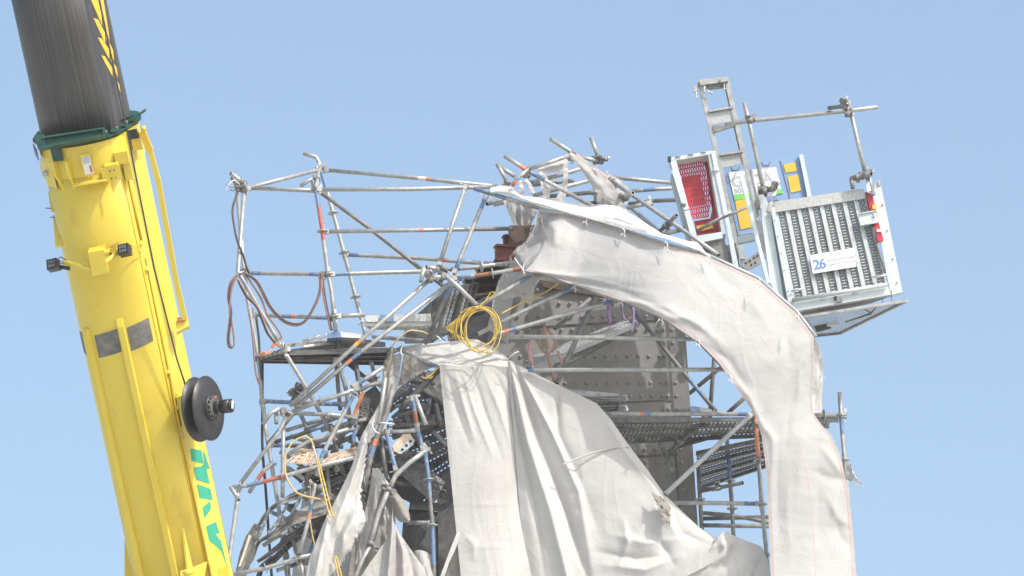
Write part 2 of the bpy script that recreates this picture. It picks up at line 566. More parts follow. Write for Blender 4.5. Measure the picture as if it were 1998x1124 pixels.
def make_coupler():
    b = MB()
    b.cyl((0, 0, -0.028), (0, 0, 0.028), 0.036, 'galv_dull', 14)
    b.cyl((-0.026, 0.062, 0), (0.026, 0.062, 0), 0.036, 'galv_dull', 14)
    b.box((0.045, 0.0, 0), 0.035, 0.030, 0.040, 'dark_steel')
    b.box((0, 0.062, 0.045), 0.040, 0.030, 0.035, 'dark_steel')
    b.cyl((0.062, -0.05, 0), (0.062, 0.035, 0), 0.008, 'zinc_spangle', 8)
    b.cyl((0.0, 0.03, 0.062), (0.0, 0.11, 0.062), 0.008, 'zinc_spangle', 8)
    b.cyl((0.062, -0.05, 0), (0.062, -0.032, 0), 0.014, 'galv', 6)
    return shared('coupler', b)
COUPLER = make_coupler()

TR = 0.0245
def T(parent, name, pts, mat='galv', bands=(), r=TR, w=(0, 0), ros=(), clamp=(), label=None, seg=12):
    """one scaffold tube; pts in photo pixels + depth; w = wedge heads at (start, end); ros = rosettes at fractions"""
    q = [P(*p) for p in pts]
    b = MB()
    b.tube(q, r, mat, seg, bands)
    o = b.build(name, parent)
    if label: o['label'] = label
    cum = [0.0]
    for a, c in zip(q, q[1:]): cum.append(cum[-1] + (c - a).length)
    def at(t):
        t *= cum[-1]
        for k in range(len(q) - 1):
            if t <= cum[k + 1] + 1e-6:
                d = (q[k + 1] - q[k])
                return q[k] + d * ((t - cum[k]) / max(d.length, 1e-6)), d.normalized()
        return q[-1], (q[-1] - q[-2]).normalized()
    zup = Vector((0, 0, 1))
    if w[0]: put('wedge_head', WEDGE, q[0], q[0] - q[1], o, xdir=zup if abs((q[0] - q[1]).normalized().z) < 0.9 else Vector((1, 0, 0)))
    if w[1]: put('wedge_head', WEDGE, q[-1], q[-1] - q[-2], o, xdir=zup if abs((q[-1] - q[-2]).normalized().z) < 0.9 else Vector((1, 0, 0)))
    for t in ros:
        p, d = at(t)
        put('rosette', ROSETTE, p, d, o, roll=rnd.random())
    for t in clamp:
        p, d = at(t)
        put('coupler', COUPLER, p, d, o, roll=rnd.random() * 6)
    return o

def crm(pts, n, smooth=True):
    """resample a polyline (tuples) to n samples by length, Catmull-Rom"""
    V = [Vector(p) for p in pts]
    dense = []
    for i in range(len(V) - 1):
        p0 = V[max(i - 1, 0)]; p1 = V[i]; p2 = V[i + 1]; p3 = V[min(i + 2, len(V) - 1)]
        for k in range(16):
            t = k / 16
            if smooth:
                dense.append(0.5 * ((2 * p1) + (p2 - p0) * t + (2 * p0 - 5 * p1 + 4 * p2 - p3) * t * t + (3 * p1 - p0 - 3 * p2 + p3) * t ** 3))
            else:
                dense.append(p1.lerp(p2, t))
    dense.append(V[-1])
    cum = [0.0]
    for a, b in zip(dense, dense[1:]):
        cum.append(cum[-1] + math.hypot(b.x - a.x, b.y - a.y) + abs(b.z - a.z) * 40)
    L = cum[-1]; out_ = []; k = 0
    for i in range(n):
        t = L * i / (n - 1)
        while k < len(dense) - 2 and cum[k + 1] < t: k += 1
        f = (t - cum[k]) / max(cum[k + 1] - cum[k], 1e-9)
        out_.append(dense[k].lerp(dense[k + 1], min(max(f, 0), 1)))
    return out_

def segdist(px, py, a, b):
    ax, ay = a; bx, by = b
    dx, dy = bx - ax, by - ay
    L2 = dx * dx + dy * dy or 1e-9
    t = ((px - ax) * dx + (py - ay) * dy) / L2
    tc_ = min(max(t, 0), 1)
    return math.hypot(px - ax - dx * tc_, py - ay - dy * tc_), tc_

def cloth(name, top, bot, mat, label, nu=60, nv=30, folds=(), bulge=0.0, wr=0.01, wrs=(60, 25), smooth=True,
          ragged=(0, 0, 0, 0), parent=None, cat='sheet', group=None, pleat=None, sag=0, seed=0, thick=0.006):
    """hanging sheet between two edges (photo pixels + depth); folds = (polyline, width px, depth m, fade)"""
    A = crm(top, nu, smooth); B = crm(bot, nu, smooth)
    b = MB()
    idx = []
    for i in range(nu):
        u = i / (nu - 1)
        for j in range(nv):
            v = j / (nv - 1)
            p = A[i].lerp(B[i], v)
            x, y, d = p
            ev = math.sin(math.pi * v) ** 0.5 if 0 < v < 1 else 0
            d -= bulge * math.sin(math.pi * v)
            y += sag * math.sin(math.pi * u) * (1 - v) * 0
            for (pl, wd, amp, fade) in folds:
                best = 1e9; tb = 0
                for k in range(len(pl) - 1):
                    ds, tt = segdist(x, y, pl[k], pl[k + 1])
                    if ds < best: best = ds; tb = (k + tt) / (len(pl) - 1)
                ww = wd
                if fade == 1: ww = wd * (0.25 + 0.75 * tb)          # narrow at the start (tie point)
                g = math.exp(-(best / ww) ** 1.35)
                if fade == 1: g *= min(1, tb * 6) * (1 - tb) ** 0.7
                if fade == 2: g *= min(1, (1 - tb) * 4)
                if fade == 3: g *= math.sin(math.pi * min(max(tb, 0), 1))
                d -= amp * g
            if pleat:
                amp, cycles, ph = pleat
                d -= amp * (0.35 + 0.65 * v) * math.sin(2 * math.pi * cycles * u + ph + 1.2 * math.sin(3 * u + v))
            nz_ = noise.noise(Vector((x / wrs[0] + seed, y / wrs[1], seed * 3.1))) + 0.5 * noise.noise(Vector((x / wrs[0] * 2.2 + seed, y / wrs[1] * 2.2, 4.7)))
            d -= wr * nz_ * (0.3 + 0.7 * ev)
            # torn edges
            rg = 0
            if ragged[0] and v < 0.12: y += ragged[0] * noise.noise(Vector((x / 5.0, 3, seed))) * (1 - v / 0.12)
            if ragged[1] and v > 0.88: y += ragged[1] * noise.noise(Vector((x / 5.0, 9, seed))) * ((v - 0.88) / 0.12); x += ragged[1] * noise.noise(Vector((y / 6.0, 9, seed))) * ((v - 0.88) / 0.12)
            if ragged[2] and u < 0.10: x += ragged[2] * noise.noise(Vector((y / 6.0, 1, seed))) * (1 - u / 0.10)
            if ragged[3] and u > 0.90: x += ragged[3] * noise.noise(Vector((y / 6.0, 5, seed))) * ((u - 0.90) / 0.10)
            b.v.append(P(x, y, d))
    for i in range(nu - 1):
        for j in range(nv - 1):
            a = i * nv + j
            uvq = [(i / (nu - 1), j / (nv - 1)), ((i + 1) / (nu - 1), j / (nv - 1)), ((i + 1) / (nu - 1), (j + 1) / (nv - 1)), (i / (nu - 1), (j + 1) / (nv - 1))]
            b.face([a, a + nv, a + nv + 1, a + 1], mat, uvq, True)
    o = b.build(name, parent)
    if parent is None: tag(o, label, cat, group)
    elif label: o['label'] = label
    return o

def deck(parent, name, q, n=3, mat='deck_perf', edge='galv', t=0.045, gap=0.012, hooks=True, label=None, bandmat=None):
    """steel scaffold boards: q = four world corners (near-left, near-right, far-right, far-left); n boards side by side"""
    outs = []
    nl, nr, fr, fl = [Vector(p) for p in q]
    nrm = (nr - nl).cross(fl - nl).normalized()
    for k in range(n):
        a0 = nl.lerp(fl, k / n); a1 = nl.lerp(fl, (k + 1) / n); b0 = nr.lerp(fr, k / n); b1 = nr.lerp(fr, (k + 1) / n)
        g = (a1 - a0).normalized() * gap * 0.5
        a0 = a0 + g; b0 = b0 + g; a1 = a1 - g; b1 = b1 - g
        L = (b0 - a0).length; W_ = (a1 - a0).length
        b = MB()
        i = b.add([a0, b0, b1, a1])
        b.face([i, i + 1, i + 2, i + 3], mat, [(0, 0), (L, 0), (L, W_), (0, W_)])
        ld = (b0 - a0).normalized()
        for (s0, s1) in ((a0, b0), (a1, b1)):
            b.bar(s0 - nrm * t * 0.5, s1 - nrm * t * 0.5, 0.006, t, edge, up=nrm)
            inw = (a1 - a0).normalized() * (0.012 if s0 == a0 else -0.012)
            b.bar(s0 - nrm * (t + 0.003) + inw, s1 - nrm * (t + 0.003) + inw, 0.028, 0.005, edge, up=nrm)
        if bandmat:
            b.bar(a0 - nrm * t * 0.5 - g * 0.6, a0.lerp(b0, bandmat[1]) - nrm * t * 0.5 - g * 0.6, 0.008, t * 0.9, bandmat[0], up=nrm)
        # rolled stiffeners under the board
        for f in (0.33, 0.66):
            b.bar(a0.lerp(a1, f) - nrm * 0.006, b0.lerp(b1, f) - nrm * 0.006, 0.016, 0.010, edge, up=nrm)
        if hooks:
            for (e0, e1, s_) in ((a0, a1, -1), (b0, b1, 1)):
                b.bar(e0 - nrm * t * 0.5, e1 - nrm * t * 0.5, 0.010, t, edge, up=nrm)
                for f in (0.22, 0.78):
                    c = e0.lerp(e1, f)
                    b.tube([c - nrm * 0.02, c + ld * s_ * 0.045 + nrm * 0.018, c + ld * s_ * 0.075 - nrm * 0.005, c + ld * s_ * 0.072 - nrm * 0.040], 0.008, edge, 6, hollow=False)
        o = b.build(name, parent)
        if label and parent is not None: o['label'] = label
        outs.append(o)
    return outs

def smooth_path(pts, n=60):
    return [P(v.x, v.y, v.z) for v in crm(pts, n)]

def cable(name, paths, r, mats, label, cat, parent=None, seg=8, n=70):
    b = MB()
    for k, pth in enumerate(paths):
        b.tube(smooth_path(pth, n), r[k % len(r)] if isinstance(r, (list, tuple)) else r, mats[k % len(mats)], seg, hollow=False)
    o = b.build(name, parent)
    if parent is None: tag(o, label, cat)
    return o

def text_mesh(body, size, mat, frame, parent, name, extrude=0.002, spacing=1.0, shear=0.0, bold=0.0):
    """built-in lettering turned into a mesh; frame = (origin, xdir, ydir) world"""
    cu = bpy.data.curves.new(name, 'FONT')
    cu.body = body
    cu.size = size
    cu.extrude = extrude
    cu.space_character = spacing
    cu.shear = shear
    cu.offset = bold
    tmp = bpy.data.objects.new(name, cu)
    COL.objects.link(tmp)
    dg = bpy.context.evaluated_depsgraph_get()
    me = bpy.data.meshes.new_from_object(tmp.evaluated_get(dg))
    bpy.data.objects.remove(tmp)
    o_, xd, yd = frame
    n_ = xd.normalized().cross(yd.normalized())
    org = ORG[parent]
    for v in me.vertices:
        c = v.co.copy()
        v.co = o_ + xd * c.x + yd * c.y + n_ * c.z - org
    me.materials.clear()
    me.materials.append(MATS[mat])
    o = bpy.data.objects.new(name, me)
    link(o, parent)
    ORG[o] = org
    return o

# ============================================================ ground
gb = MB()
i = gb.add([(-3000, -600, 0), (3000, -600, 0), (3000, 5500, 0), (-3000, 5500, 0)])
gb.face([i, i + 1, i + 2, i + 3], 'ground_mat')
g = gb.build('ground', origin=(0, 0, 0))
tag(g, kind='structure')

# ============================================================ crane boom
crane = thing('crane', P(350, 1180, -3.0), 'yellow telescopic crane boom with black inner section, green collar and a black cable reel', 'crane')
def bd(y): return -3.0 - 0.0030 * (1124 - y)
def axc(y): return 179 + (y - 300) * 0.2145
_L0 = P(axc(1180), 1180, bd(1180)); _L1 = P(axc(-70), -70, bd(-70))
def AX(y):
    n_ = UP - FWD * ((PH / 2 - y) / FPX)
    t_ = -((_L0 - CAM).dot(n_)) / ((_L1 - _L0).dot(n_))
    return _L0 + (_L1 - _L0) * t_
BA = (AX(1180) - AX(300)).normalized()            # down the boom
BX = (RIGHT - BA * RIGHT.dot(BA)).normalized()    # across, to the right
BN = BX.cross(BA).normalized()
if BN.y > 0: BN = -BN                              # towards the viewer
RB = 0.525
# half outline: (a across, b towards viewer) in units of RB
FRONT = [(-1.0, -0.10), (-0.975, 0.14), (-0.90, 0.36), (-0.78, 0.55), (-0.62, 0.71), (-0.42, 0.83), (-0.18, 0.90), (0.10, 0.91), (0.35, 0.86), (0.53, 0.77), (0.64, 0.66), (1.0, -0.15)]
BACK = [(0.97, -0.55), (0.80, -0.86), (0.45, -1.0), (-0.45, -1.0), (-0.82, -0.82), (-0.97, -0.50)]
def resample(poly, n):
    out_ = []
    for k in range(len(poly) - 1):
        for j in range(n):
            t = j / n
            p0 = poly[max(k - 1, 0)]; p1 = poly[k]; p2 = poly[k + 1]; p3 = poly[min(k + 2, len(poly) - 1)]
            out_.append(tuple(0.5 * (2 * p1[c] + (p2[c] - p0[c]) * t + (2 * p0[c] - 5 * p1[c] + 4 * p2[c] - p3[c]) * t * t + (3 * p1[c] - p0[c] - 3 * p2[c] + p3[c]) * t ** 3) for c in (0, 1)))
    out_.append(poly[-1])
    return out_
FSEC = resample(FRONT[:-1], 4) + [FRONT[-1]]
def bfront(a):
    for (a0, b0), (a1, b1) in zip(FSEC, FSEC[1:]):
        if a0 <= a <= a1:
            return b0 + (b1 - b0) * (a - a0) / (a1 - a0)
    return 0
def BP(y, a, h=0.0):
    """point on the boom skin: y = picture height of the axis, a across, h metres proud"""
    b = bfront(a); b2 = bfront(a + 0.04)
    nx, nb = -(b2 - b), 0.04
    L = math.hypot(nx, nb)
    return AX(y) + BX * (a * RB + nx / L * h) + BN * (b * RB + nb / L * h)
sec = resample(FRONT[:-1], 4) + [FRONT[-1]] + resample([FRONT[-1]] + BACK, 3)[1:]
def loft(ys, scale, mat, name, parent, uvw=False, capmat=None, off=(0, 0)):
    b = MB(); n = len(sec); idx = []
    for y in ys:
        c = AX(y)
        idx.append(b.add([c + BX * ((p[0] * scale + off[0]) * RB) + BN * ((p[1] * scale + off[1]) * RB) for p in sec]))
    for k in range(len(ys) - 1):
        for j in range(n):
            j2 = (j + 1) % n
            l0 = (AX(ys[0]) - AX(ys[k])).length; l1 = (AX(ys[0]) - AX(ys[k + 1])).length
            uvq = [(j / n, l0), ((j + 1) / n, l0), ((j + 1) / n, l1), (j / n, l1)] if uvw else None
            b.face([idx[k] + j, idx[k] + j2, idx[k + 1] + j2, idx[k + 1] + j][::-1], mat, uvq[::-1] if uvq else None, sec[j] not in (FRONT[-2], FRONT[-1]) and sec[j2] not in (FRONT[-1],))
    b.face([idx[0] + j for j in range(n)], capmat or mat)
    b.face([idx[-1] + j for j in range(n)][::-1], capmat or mat)
    return b.build(name, parent)

# greased black inner section with worn streaks
m, t = nmat('boom_black')
o_ = node(t, 'ShaderNodeOutputMaterial'); b_ = node(t, 'ShaderNodeBsdfPrincipled')
uvn = node(t, 'ShaderNodeUVMap'); mpn = node(t, 'ShaderNodeMapping'); mpn.inputs['Scale'].default_value = (190, 0.35, 1)
t.links.new(uvn.outputs[0], mpn.inputs[0])
n1 = node(t, 'ShaderNodeTexNoise'); n1.inputs['Scale'].default_value = 1.0; n1.inputs['Detail'].default_value = 5; n1.inputs['Roughness'].default_value = 0.7
t.links.new(mpn.outputs[0], n1.inputs['Vector'])
r1 = node(t, 'ShaderNodeValToRGB')
r1.color_ramp.elements[0].position = 0.42; r1.color_ramp.elements[0].color = (0.032, 0.031, 0.031, 1)
r1.color_ramp.elements[1].position = 0.72; r1.color_ramp.elements[1].color = (0.115, 0.113, 0.11, 1)
t.links.new(n1.outputs['Fac'], r1.inputs[0]); t.links.new(r1.outputs[0], b_.inputs['Base Color'])
r2 = node(t, 'ShaderNodeValToRGB')
r2.color_ramp.elements[0].position = 0.35; r2.color_ramp.elements[0].color = (0.30, 0.30, 0.30, 1)
r2.color_ramp.elements[1].position = 0.65; r2.color_ramp.elements[1].color = (0.62, 0.62, 0.62, 1)
t.links.new(n1.outputs['Fac'], r2.inputs[0]); t.links.new(r2.outputs[0], b_.inputs['Roughness'])
t.links.new(b_.outputs[0], o_.inputs[0]); MATS['boom_black'] = m

SI = 0.915; OI = (-0.02, -0.02)
loft([-70, 60, 160, 262], SI, 'boom_black', 'telescopic_section', crane, uvw=True, off=OI)
main = loft([262, 500, 800, 1180], 1.0, 'crane_yellow', 'base_section', crane, capmat='crane_yellow_deep')

# plane of the right-hand flat side (outer section / inner section)
def side_plane(scale, off=(0, 0)):
    p1 = AX(300) + BX * ((FRONT[-2][0] * scale + off[0]) * RB) + BN * ((FRONT[-2][1] * scale + off[1]) * RB)
    p2 = AX(300) + BX * ((FRONT[-1][0] * scale + off[0]) * RB) + BN * ((FRONT[-1][1] * scale + off[1]) * RB)
    n_ = (p2 - p1).cross(BA).normalized()
    if n_.y > 0: n_ = -n_
    return p1, n_
SP, SN = side_plane(1.0)
IP, IN_ = side_plane(SI, OI)
def decal(b, pts, p0, n_, mat, lift=0.004, thick=0.003):
    f = [hit(x, y, p0, n_) + n_ * lift for x, y in pts]
    bk = [q - n_ * thick for q in f]
    b.hexa(f, bk, mat)

# yellow hazard bars painted on the black section
hb = MB()
for q in ([(172, -12), (199, 50), (197, 28), (188, -12)], [(182, 35), (205, 85), (204, 64), (191, 38)], [(190, 73), (213, 116), (212, 96), (198, 75)], [(197, 108), (219, 149), (218, 132), (204, 110)],
          [(191, -12), (201, -4), (214, 80), (204, 52)], [(206, 72), (222, 120), (220, 98), (210, 76)], [(215, 116), (230, 152), (227, 132), (218, 118)], [(223, 150), (235, 181), (232, 165), (226, 152)]):
    decal(hb, q, IP, IN_, 'sign_yellow')
hb.build('hazard_stripes', crane)

# green lettering on the right flat side
gl = MB()
for poly in [[(371, 875), (393, 879), (397, 905), (374, 899)],
             [(396, 880), (400, 886), (409, 915), (402, 914), (398, 903)],
             [(378, 912), (392, 910), (400, 903), (409, 944), (382, 936)],
             [(384, 945), (392, 947), (410, 954), (415, 976), (389, 971)],
             [(395, 990), (410, 977), (411, 994), (399, 1011)],
             [(402, 1027), (421, 1018), (428, 1040), (420, 1042), (431, 1056), (443, 1106), (432, 1076), (424, 1067), (408, 1055)]]:
    decal(gl, poly, SP, SN, 'letter_green')
gl.build('lettering', crane)

# two raised channel ribs up the front
for (a, y0, w_) in ((-0.04, 597, 0.078), (-0.76, 612, 0.062)):
    b = MB()
    A0, A1 = a - w_ / RB / 2, a + w_ / RB / 2
    ys = [y0, y0 + 14, 760, 960, 1180]
    hs = [0.030, 0.055, 0.055, 0.055, 0.055]
    idx = []
    for y, h in zip(ys, hs):
        sh = (y - y0) * 0.00003
        idx.append(b.add([BP(y, A0 + sh, 0.0), BP(y, A0 + 0.02 + sh, h), BP(y, A1 - 0.02 + sh, h), BP(y, A1 + sh, 0.0)]))
    for k in range(len(ys) - 1):
        for j in range(3):
            b.face([idx[k] + j, idx[k] + j + 1, idx[k + 1] + j + 1, idx[k + 1] + j][::-1], 'crane_yellow')
    b.face([idx[0], idx[0] + 1, idx[0] + 2, idx[0] + 3], 'crane_yellow')
    b.build('stiffener_rib', crane)

def skin_patch(b, y0, y1, a0, a1, h, mat, n=6, skew=0.0):
    idx = []
    for k in range(n + 1):
        a = a0 + (a1 - a0) * k / n
        sk = -skew * (a - a0) * 100
        idx.append(b.add([BP(y0 + sk, a, h), BP(y1 + sk, a, h)]))
    for k in range(n):
        b.face([idx[k], idx[k] + 1, idx[k + 1] + 1, idx[k + 1]], mat, None, True)
# worn grey patches where the emblem was
for (y0, y1, a0, a1, sk) in ((625, 668, -0.985, -0.90, 0.05), (625, 669, -0.63, -0.13, 0.19), (617, 662, 0.06, 0.52, 0.19)):
    b = MB(); skin_patch(b, y0, y1, a0, a1, 0.004, 'crane_patch', 8, sk)
    b.build('worn_patch', crane)
# weld line and narrow conduits along the crease
b = MB()
b.tube([BP(300, 0.60, 0.004), BP(1175, 0.60, 0.004)], 0.006, 'crane_yellow_deep', 6, hollow=False)
b.tube([BP(322, 0.67, 0.012), BP(470, 0.67, 0.012)], 0.012, 'crane_yellow_deep', 6, hollow=False)
b.tube([BP(500, 0.68, 0.012), BP(720, 0.66, 0.012), BP(785, 0.64, 0.014), BP(1175, 0.63, 0.012)], 0.012, 'crane_yellow_deep', 6, hollow=False)
for y in (320, 470, 520, 720, 790, 850, 905, 960, 1045, 1095):
    b.box(BP(y, 0.655, 0.014), 0.035, 0.03, 0.045, 'crane_yellow')
b.build('conduit', crane)

# fins at the lower end
b = MB(); b.slab([(243, 1030, bd(1060) + .2), (262, 1075, bd(1060) + .2), (262, 1150, bd(1100) + .2), (243, 1150, bd(1100) + .2)], 0.03, 'crane_yellow'); b.build('fin', crane)
b = MB()
f0 = [BP(1010, 0.30, 0.0), BP(1165, 0.12, 0.10), BP(1165, 0.34, 0.0)]
b.hexa([f0[0], f0[1], f0[2]], [p + BX * 0.02 for p in f0], 'crane_yellow'); b.build('fin', crane)
b = MB()
b.slab([(352, 1114, bd(1100) - .62), (372, 1108, bd(1100) - .62), (404, 1095, bd(1100) - .62), (398, 1126, bd(1100) - .62), (352, 1130, bd(1100) - .62)], 0.05, 'crane_yellow')
b.cyl(P(360, 1121, bd(1100) - .75), P(377, 1112, bd(1100) - .70), 0.035, 'crane_yellow', 14)
b.build('pivot_bracket', crane); b = MB()
b.slab([(424, 1110, bd(1110) - .5), (445, 1105, bd(1110) - .5), (449, 1130, bd(1110) - .5), (424, 1132, bd(1110) - .5)], 0.18, 'crane_yellow_deep')
b.build('end_lug', crane)

# ---- green collar at the joint
def collar(y0, y1, s0, s1, mat, name, h0=0.0):
    b = MB(); n = len(sec); idx = []
    for y, s in ((y0, s0), (y0, s1), (y1, s1), (y1, s0)):
        idx.append(b.add([AX(y) + BX * (p[0] * s * RB) + BN * (p[1] * s * RB) for p in sec]))
    for k in range(4):
        k2 = (k + 1) % 4
        for j in range(n):
            j2 = (j + 1) % n
            b.face([idx[k] + j, idx[k] + j2, idx[k2] + j2, idx[k2] + j], mat)
    return b.build(name, crane)
collar(252, 257, 0.90, 1.09, 'crane_green', 'collar')
collar(262, 322, 0.99, 1.022, 'crane_yellow', 'head_ring')
b = MB()
for a in (-0.93, -0.80, -0.5, -0.28, -0.05, 0.18, 0.40, 0.58, 0.75, 0.9):
    b.box(BP(249, a, 0.035), 0.07, 0.05, 0.035, 'crane_green' if a > -0.7 else 'black')
    b.cyl(BP(249, a + .05, 0.03), BP(243, a + .05, 0.03), 0.014, 'galv_dull', 8)
b.build('clamp_blocks', crane)
b = MB()
q = [BP(236, -0.60, 0.06), BP(236, -0.47, 0.06), BP(252, -0.43, 0.06), BP(284, -0.43, 0.06), BP(284, -0.62, 0.06), BP(250, -0.63, 0.06)]
b.hexa(q, [p - BN * 0.05 for p in q], 'crane_green')
q = [BP(264, -1.0, 0.07), BP(264, -0.86, 0.09), BP(284, -0.86, 0.09), BP(284, -1.0, 0.07)]
b.hexa(q, [p - BN * 0.05 for p in q], 'black')
b.build('collar_lug', crane); b = MB()
b.tube([AX(244) + BX * RB * 0.75 + BN * 0.1, AX(234) + BX * RB * 1.2 + BN * 0.1], 0.008, 'crane_green', 6, hollow=False)
q = [AX(246) + BX * RB * 0.80 + BN * .12, AX(237) + BX * RB * 1.24 + BN * .02, AX(238.5) + BX * RB * 1.24 + BN * .02, AX(252) + BX * RB * 0.82 + BN * .12]
b.hexa(q, [p - BN * 0.10 for p in q], 'crane_green')
b.build('collar_wing', crane)

b = MB(); dz = bd(270) - .62
b.slab([(84, 270, dz + .05), (204, 251, dz + .05), (206, 262, dz + .05), (86, 286, dz + .05)], .03, 'crane_green')
b.slab([(82, 266, dz), (204, 248, dz), (204, 251, dz), (82, 270, dz)], .10, 'crane_green')
b.slab([(76, 286, dz), (206, 261, dz), (206, 264, dz), (76, 290, dz)], .10, 'crane_green')
b.slab([(200, 250, dz - .01), (205, 249, dz - .01), (206, 263, dz - .01), (201, 264, dz - .01)], .10, 'crane_green')
b.slab([(66, 264, dz + .02), (86, 262, dz + .02), (88, 286, dz + .02), (74, 290, dz + .02), (70, 276, dz + .02)], .04, 'crane_green')
b.build('collar_beam', crane)
# yellow gussets, brackets and plates below the collar
def gusset(a, y0, y1, h, name='gusset'):
    b = MB()
    f = [BP(y0, a, 0.0), BP(y0, a, h), BP(y0 + (y1 - y0) * 0.45, a, h * 0.9), BP(y1, a, 0.0)]
    b.hexa(f, [p + BX * 0.022 for p in f], 'crane_yellow')
    return b.build(name, crane)
gusset(-0.62, 284, 345, 0.10); gusset(-0.38, 284, 345, 0.10); gusset(-0.08, 284, 325, 0.08)
b = MB()
q = [BP(290, -0.97, 0.02), BP(290, -0.72, 0.03), BP(340, -0.70, 0.03), BP(335, -0.9, 0.03), BP(312, -1.0, 0.05)]
b.hexa(q, [p - BN * 0.03 for p in q], 'crane_yellow')
b.cyl(BP(312, -0.89, 0.06), BP(312, -0.89, 0.0), 0.030, 'galv_bright', 14)
b.build('lifting_eye', crane)
b = MB()
b.box(BP(330, -0.02, 0.06), 0.36, 0.16, 0.012, 'crane_yellow', Matrix((BX, BN, -BA)).transposed())
b.box(BP(322, 0.36, 0.10), 0.20, 0.020, 0.15, 'crane_yellow', Matrix((BX, BN, -BA)).transposed())
b.box(BP(308, 0.40, 0.07), 0.14, 0.12, 0.035, 'crane_yellow', Matrix((BX, BN, -BA)).transposed())
b.box(BP(300, 0.60, 0.05), 0.14, 0.10, 0.13, 'crane_yellow', Matrix((BX, BN, -BA)).transposed())
b.box(BP(285, 0.86, 0.06), 0.10, 0.12, 0.20, 'crane_yellow', Matrix((BX, BN, -BA)).transposed())
b.box(BP(270, 0.80, 0.08), 0.10, 0.02, 0.10, 'black', Matrix((BX, BN, -BA)).transposed())
b.box(BP(320, 0.64, 0.05), 0.08, 0.06, 0.30, 'crane_yellow', Matrix((BX, BN, -BA)).transposed())
for (y, a) in ((316, .34), (316, .40), (330, .34), (330, .40)):
    b.cyl(BP(y, a, 0.11), BP(y, a, 0.125), 0.008, 'black', 8)
b.build('mounting_bracket', crane)
b = MB(); RM = Matrix((BX, BN, -BA)).transposed()
b.box(BP(298, 0.0, 0.080), 0.085, 0.006, 0.185, 'sign_white', RM)
b.box(BP(287, 0.0, 0.084), 0.070, 0.004, 0.075, 'ink_grey', RM)
b.box(BP(305, 0.045, 0.084), 0.022, 0.004, 0.075, 'red_paint', RM)
b.box(BP(296, -0.01, 0.075), 0.10, 0.01, 0.22, 'crane_yellow', RM)
b.build('warning_sticker', crane)

# brackets on the left edge
b = MB()
for (x0, y0, x1, y1) in ((97, 374, 108, 410), (106, 420, 121, 480)):
    xa = x0; d_ = bd(y0)
    b.slab([(x0 - 3, y0, d_), (x0 + 4, y0, d_), (x0 + 12, y1, d_), (x0 + 2, y1, d_)], 0.02, 'crane_yellow')
    b.slab([(x0 + 2, y1 - 8, d_ - .01), (x0 + 15, y1 - 10, d_ - .01), (x0 + 17, y1, d_ - .01), (x0 + 2, y1 + 1, d_ - .01)], 0.05, 'crane_yellow')
    b.tube([P(x0 - 8, y0 + 4 if y0 > 400 else y1 - 4, d_), P(x0 + 14, y0 + 4 if y0 > 400 else y1 - 2, d_)], 0.006, 'galv_dull', 6)
b.build('cable_guide', crane)
b = MB(); b.tube([P(86, 300, bd(300)), P(100, 372, bd(372)), P(140, 560, bd(560))], 0.005, 'cable_black', 6, hollow=False); b.build('thin_wire', crane)

# work lights on their bar
b = MB()
b.box(BP(478, -0.15, 0.10), 0.17, 0.20, 0.26, 'crane_yellow', RM)
b.box(BP(462, -0.13, 0.12), 0.24, 0.14, 0.020, 'crane_yellow', RM)
b.tube([P(122, 511, bd(500) - .55), BP(492, -0.2, 0.18), P(232, 490, bd(500) - .62)], 0.026, 'crane_yellow', 10, hollow=False)
lb = b.build('light_bar', crane)
for (x, y, dd) in ((104, 517, -.55), (243, 488, -.66)):
    b = MB()
    c = P(x, y, bd(500) + dd)
    rot = Matrix((Vector((1, -.35, .12)).normalized(), Vector((.35, 1, 0)).normalized(), Vector((-.1, 0, 1)).normalized())).transposed()
    b.box(c, 0.115, 0.09, 0.11, 'black', rot)
    b.box(c + Vector((0, -.002, 0.0)) + rot @ Vector((0, -.047, 0)), 0.095, 0.006, 0.088, 'black', rot)
    for k in (-1, 0, 1):
        for j in (-1, 1):
            b.box(c + rot @ Vector((k * .029, -.052, j * .022)), 0.018, 0.006, 0.030, 'lens_glass', rot)
    for k in range(5):
        b.box(c + rot @ Vector((0, .058 + 0.0, -0.05 + k * .025)), 0.13, 0.02, 0.006, 'black', rot)
    b.cyl(c + Vector((0.02 if x > 200 else 0.05, 0.06, 0.0)), c + Vector((-0.16 if x > 200 else 0.17, .06, -0.02)), 0.022, 'black', 10)
    b.tube([c + Vector((0, .06, .05)), c + Vector((-.07 if x > 200 else .07, .07, .11)), c + Vector((-.22 if x > 200 else .22, .08, .02))], 0.006, 'cable_yellow' if x > 200 else 'black', 6, hollow=False)
    b.build('work_light', crane)
b = MB()
for k in range(4):
    b.tube([BP(470, -0.05, 0.14), P(198, 478 + k * 3, bd(500) - .62), P(222, 488 + k * 2, bd(500) - .62), P(262, 478 + k, bd(490) - .55), BP(488, 0.60, 0.03)], 0.006, 'crane_yellow_deep', 6, hollow=False)
b.build('light_wiring', crane)

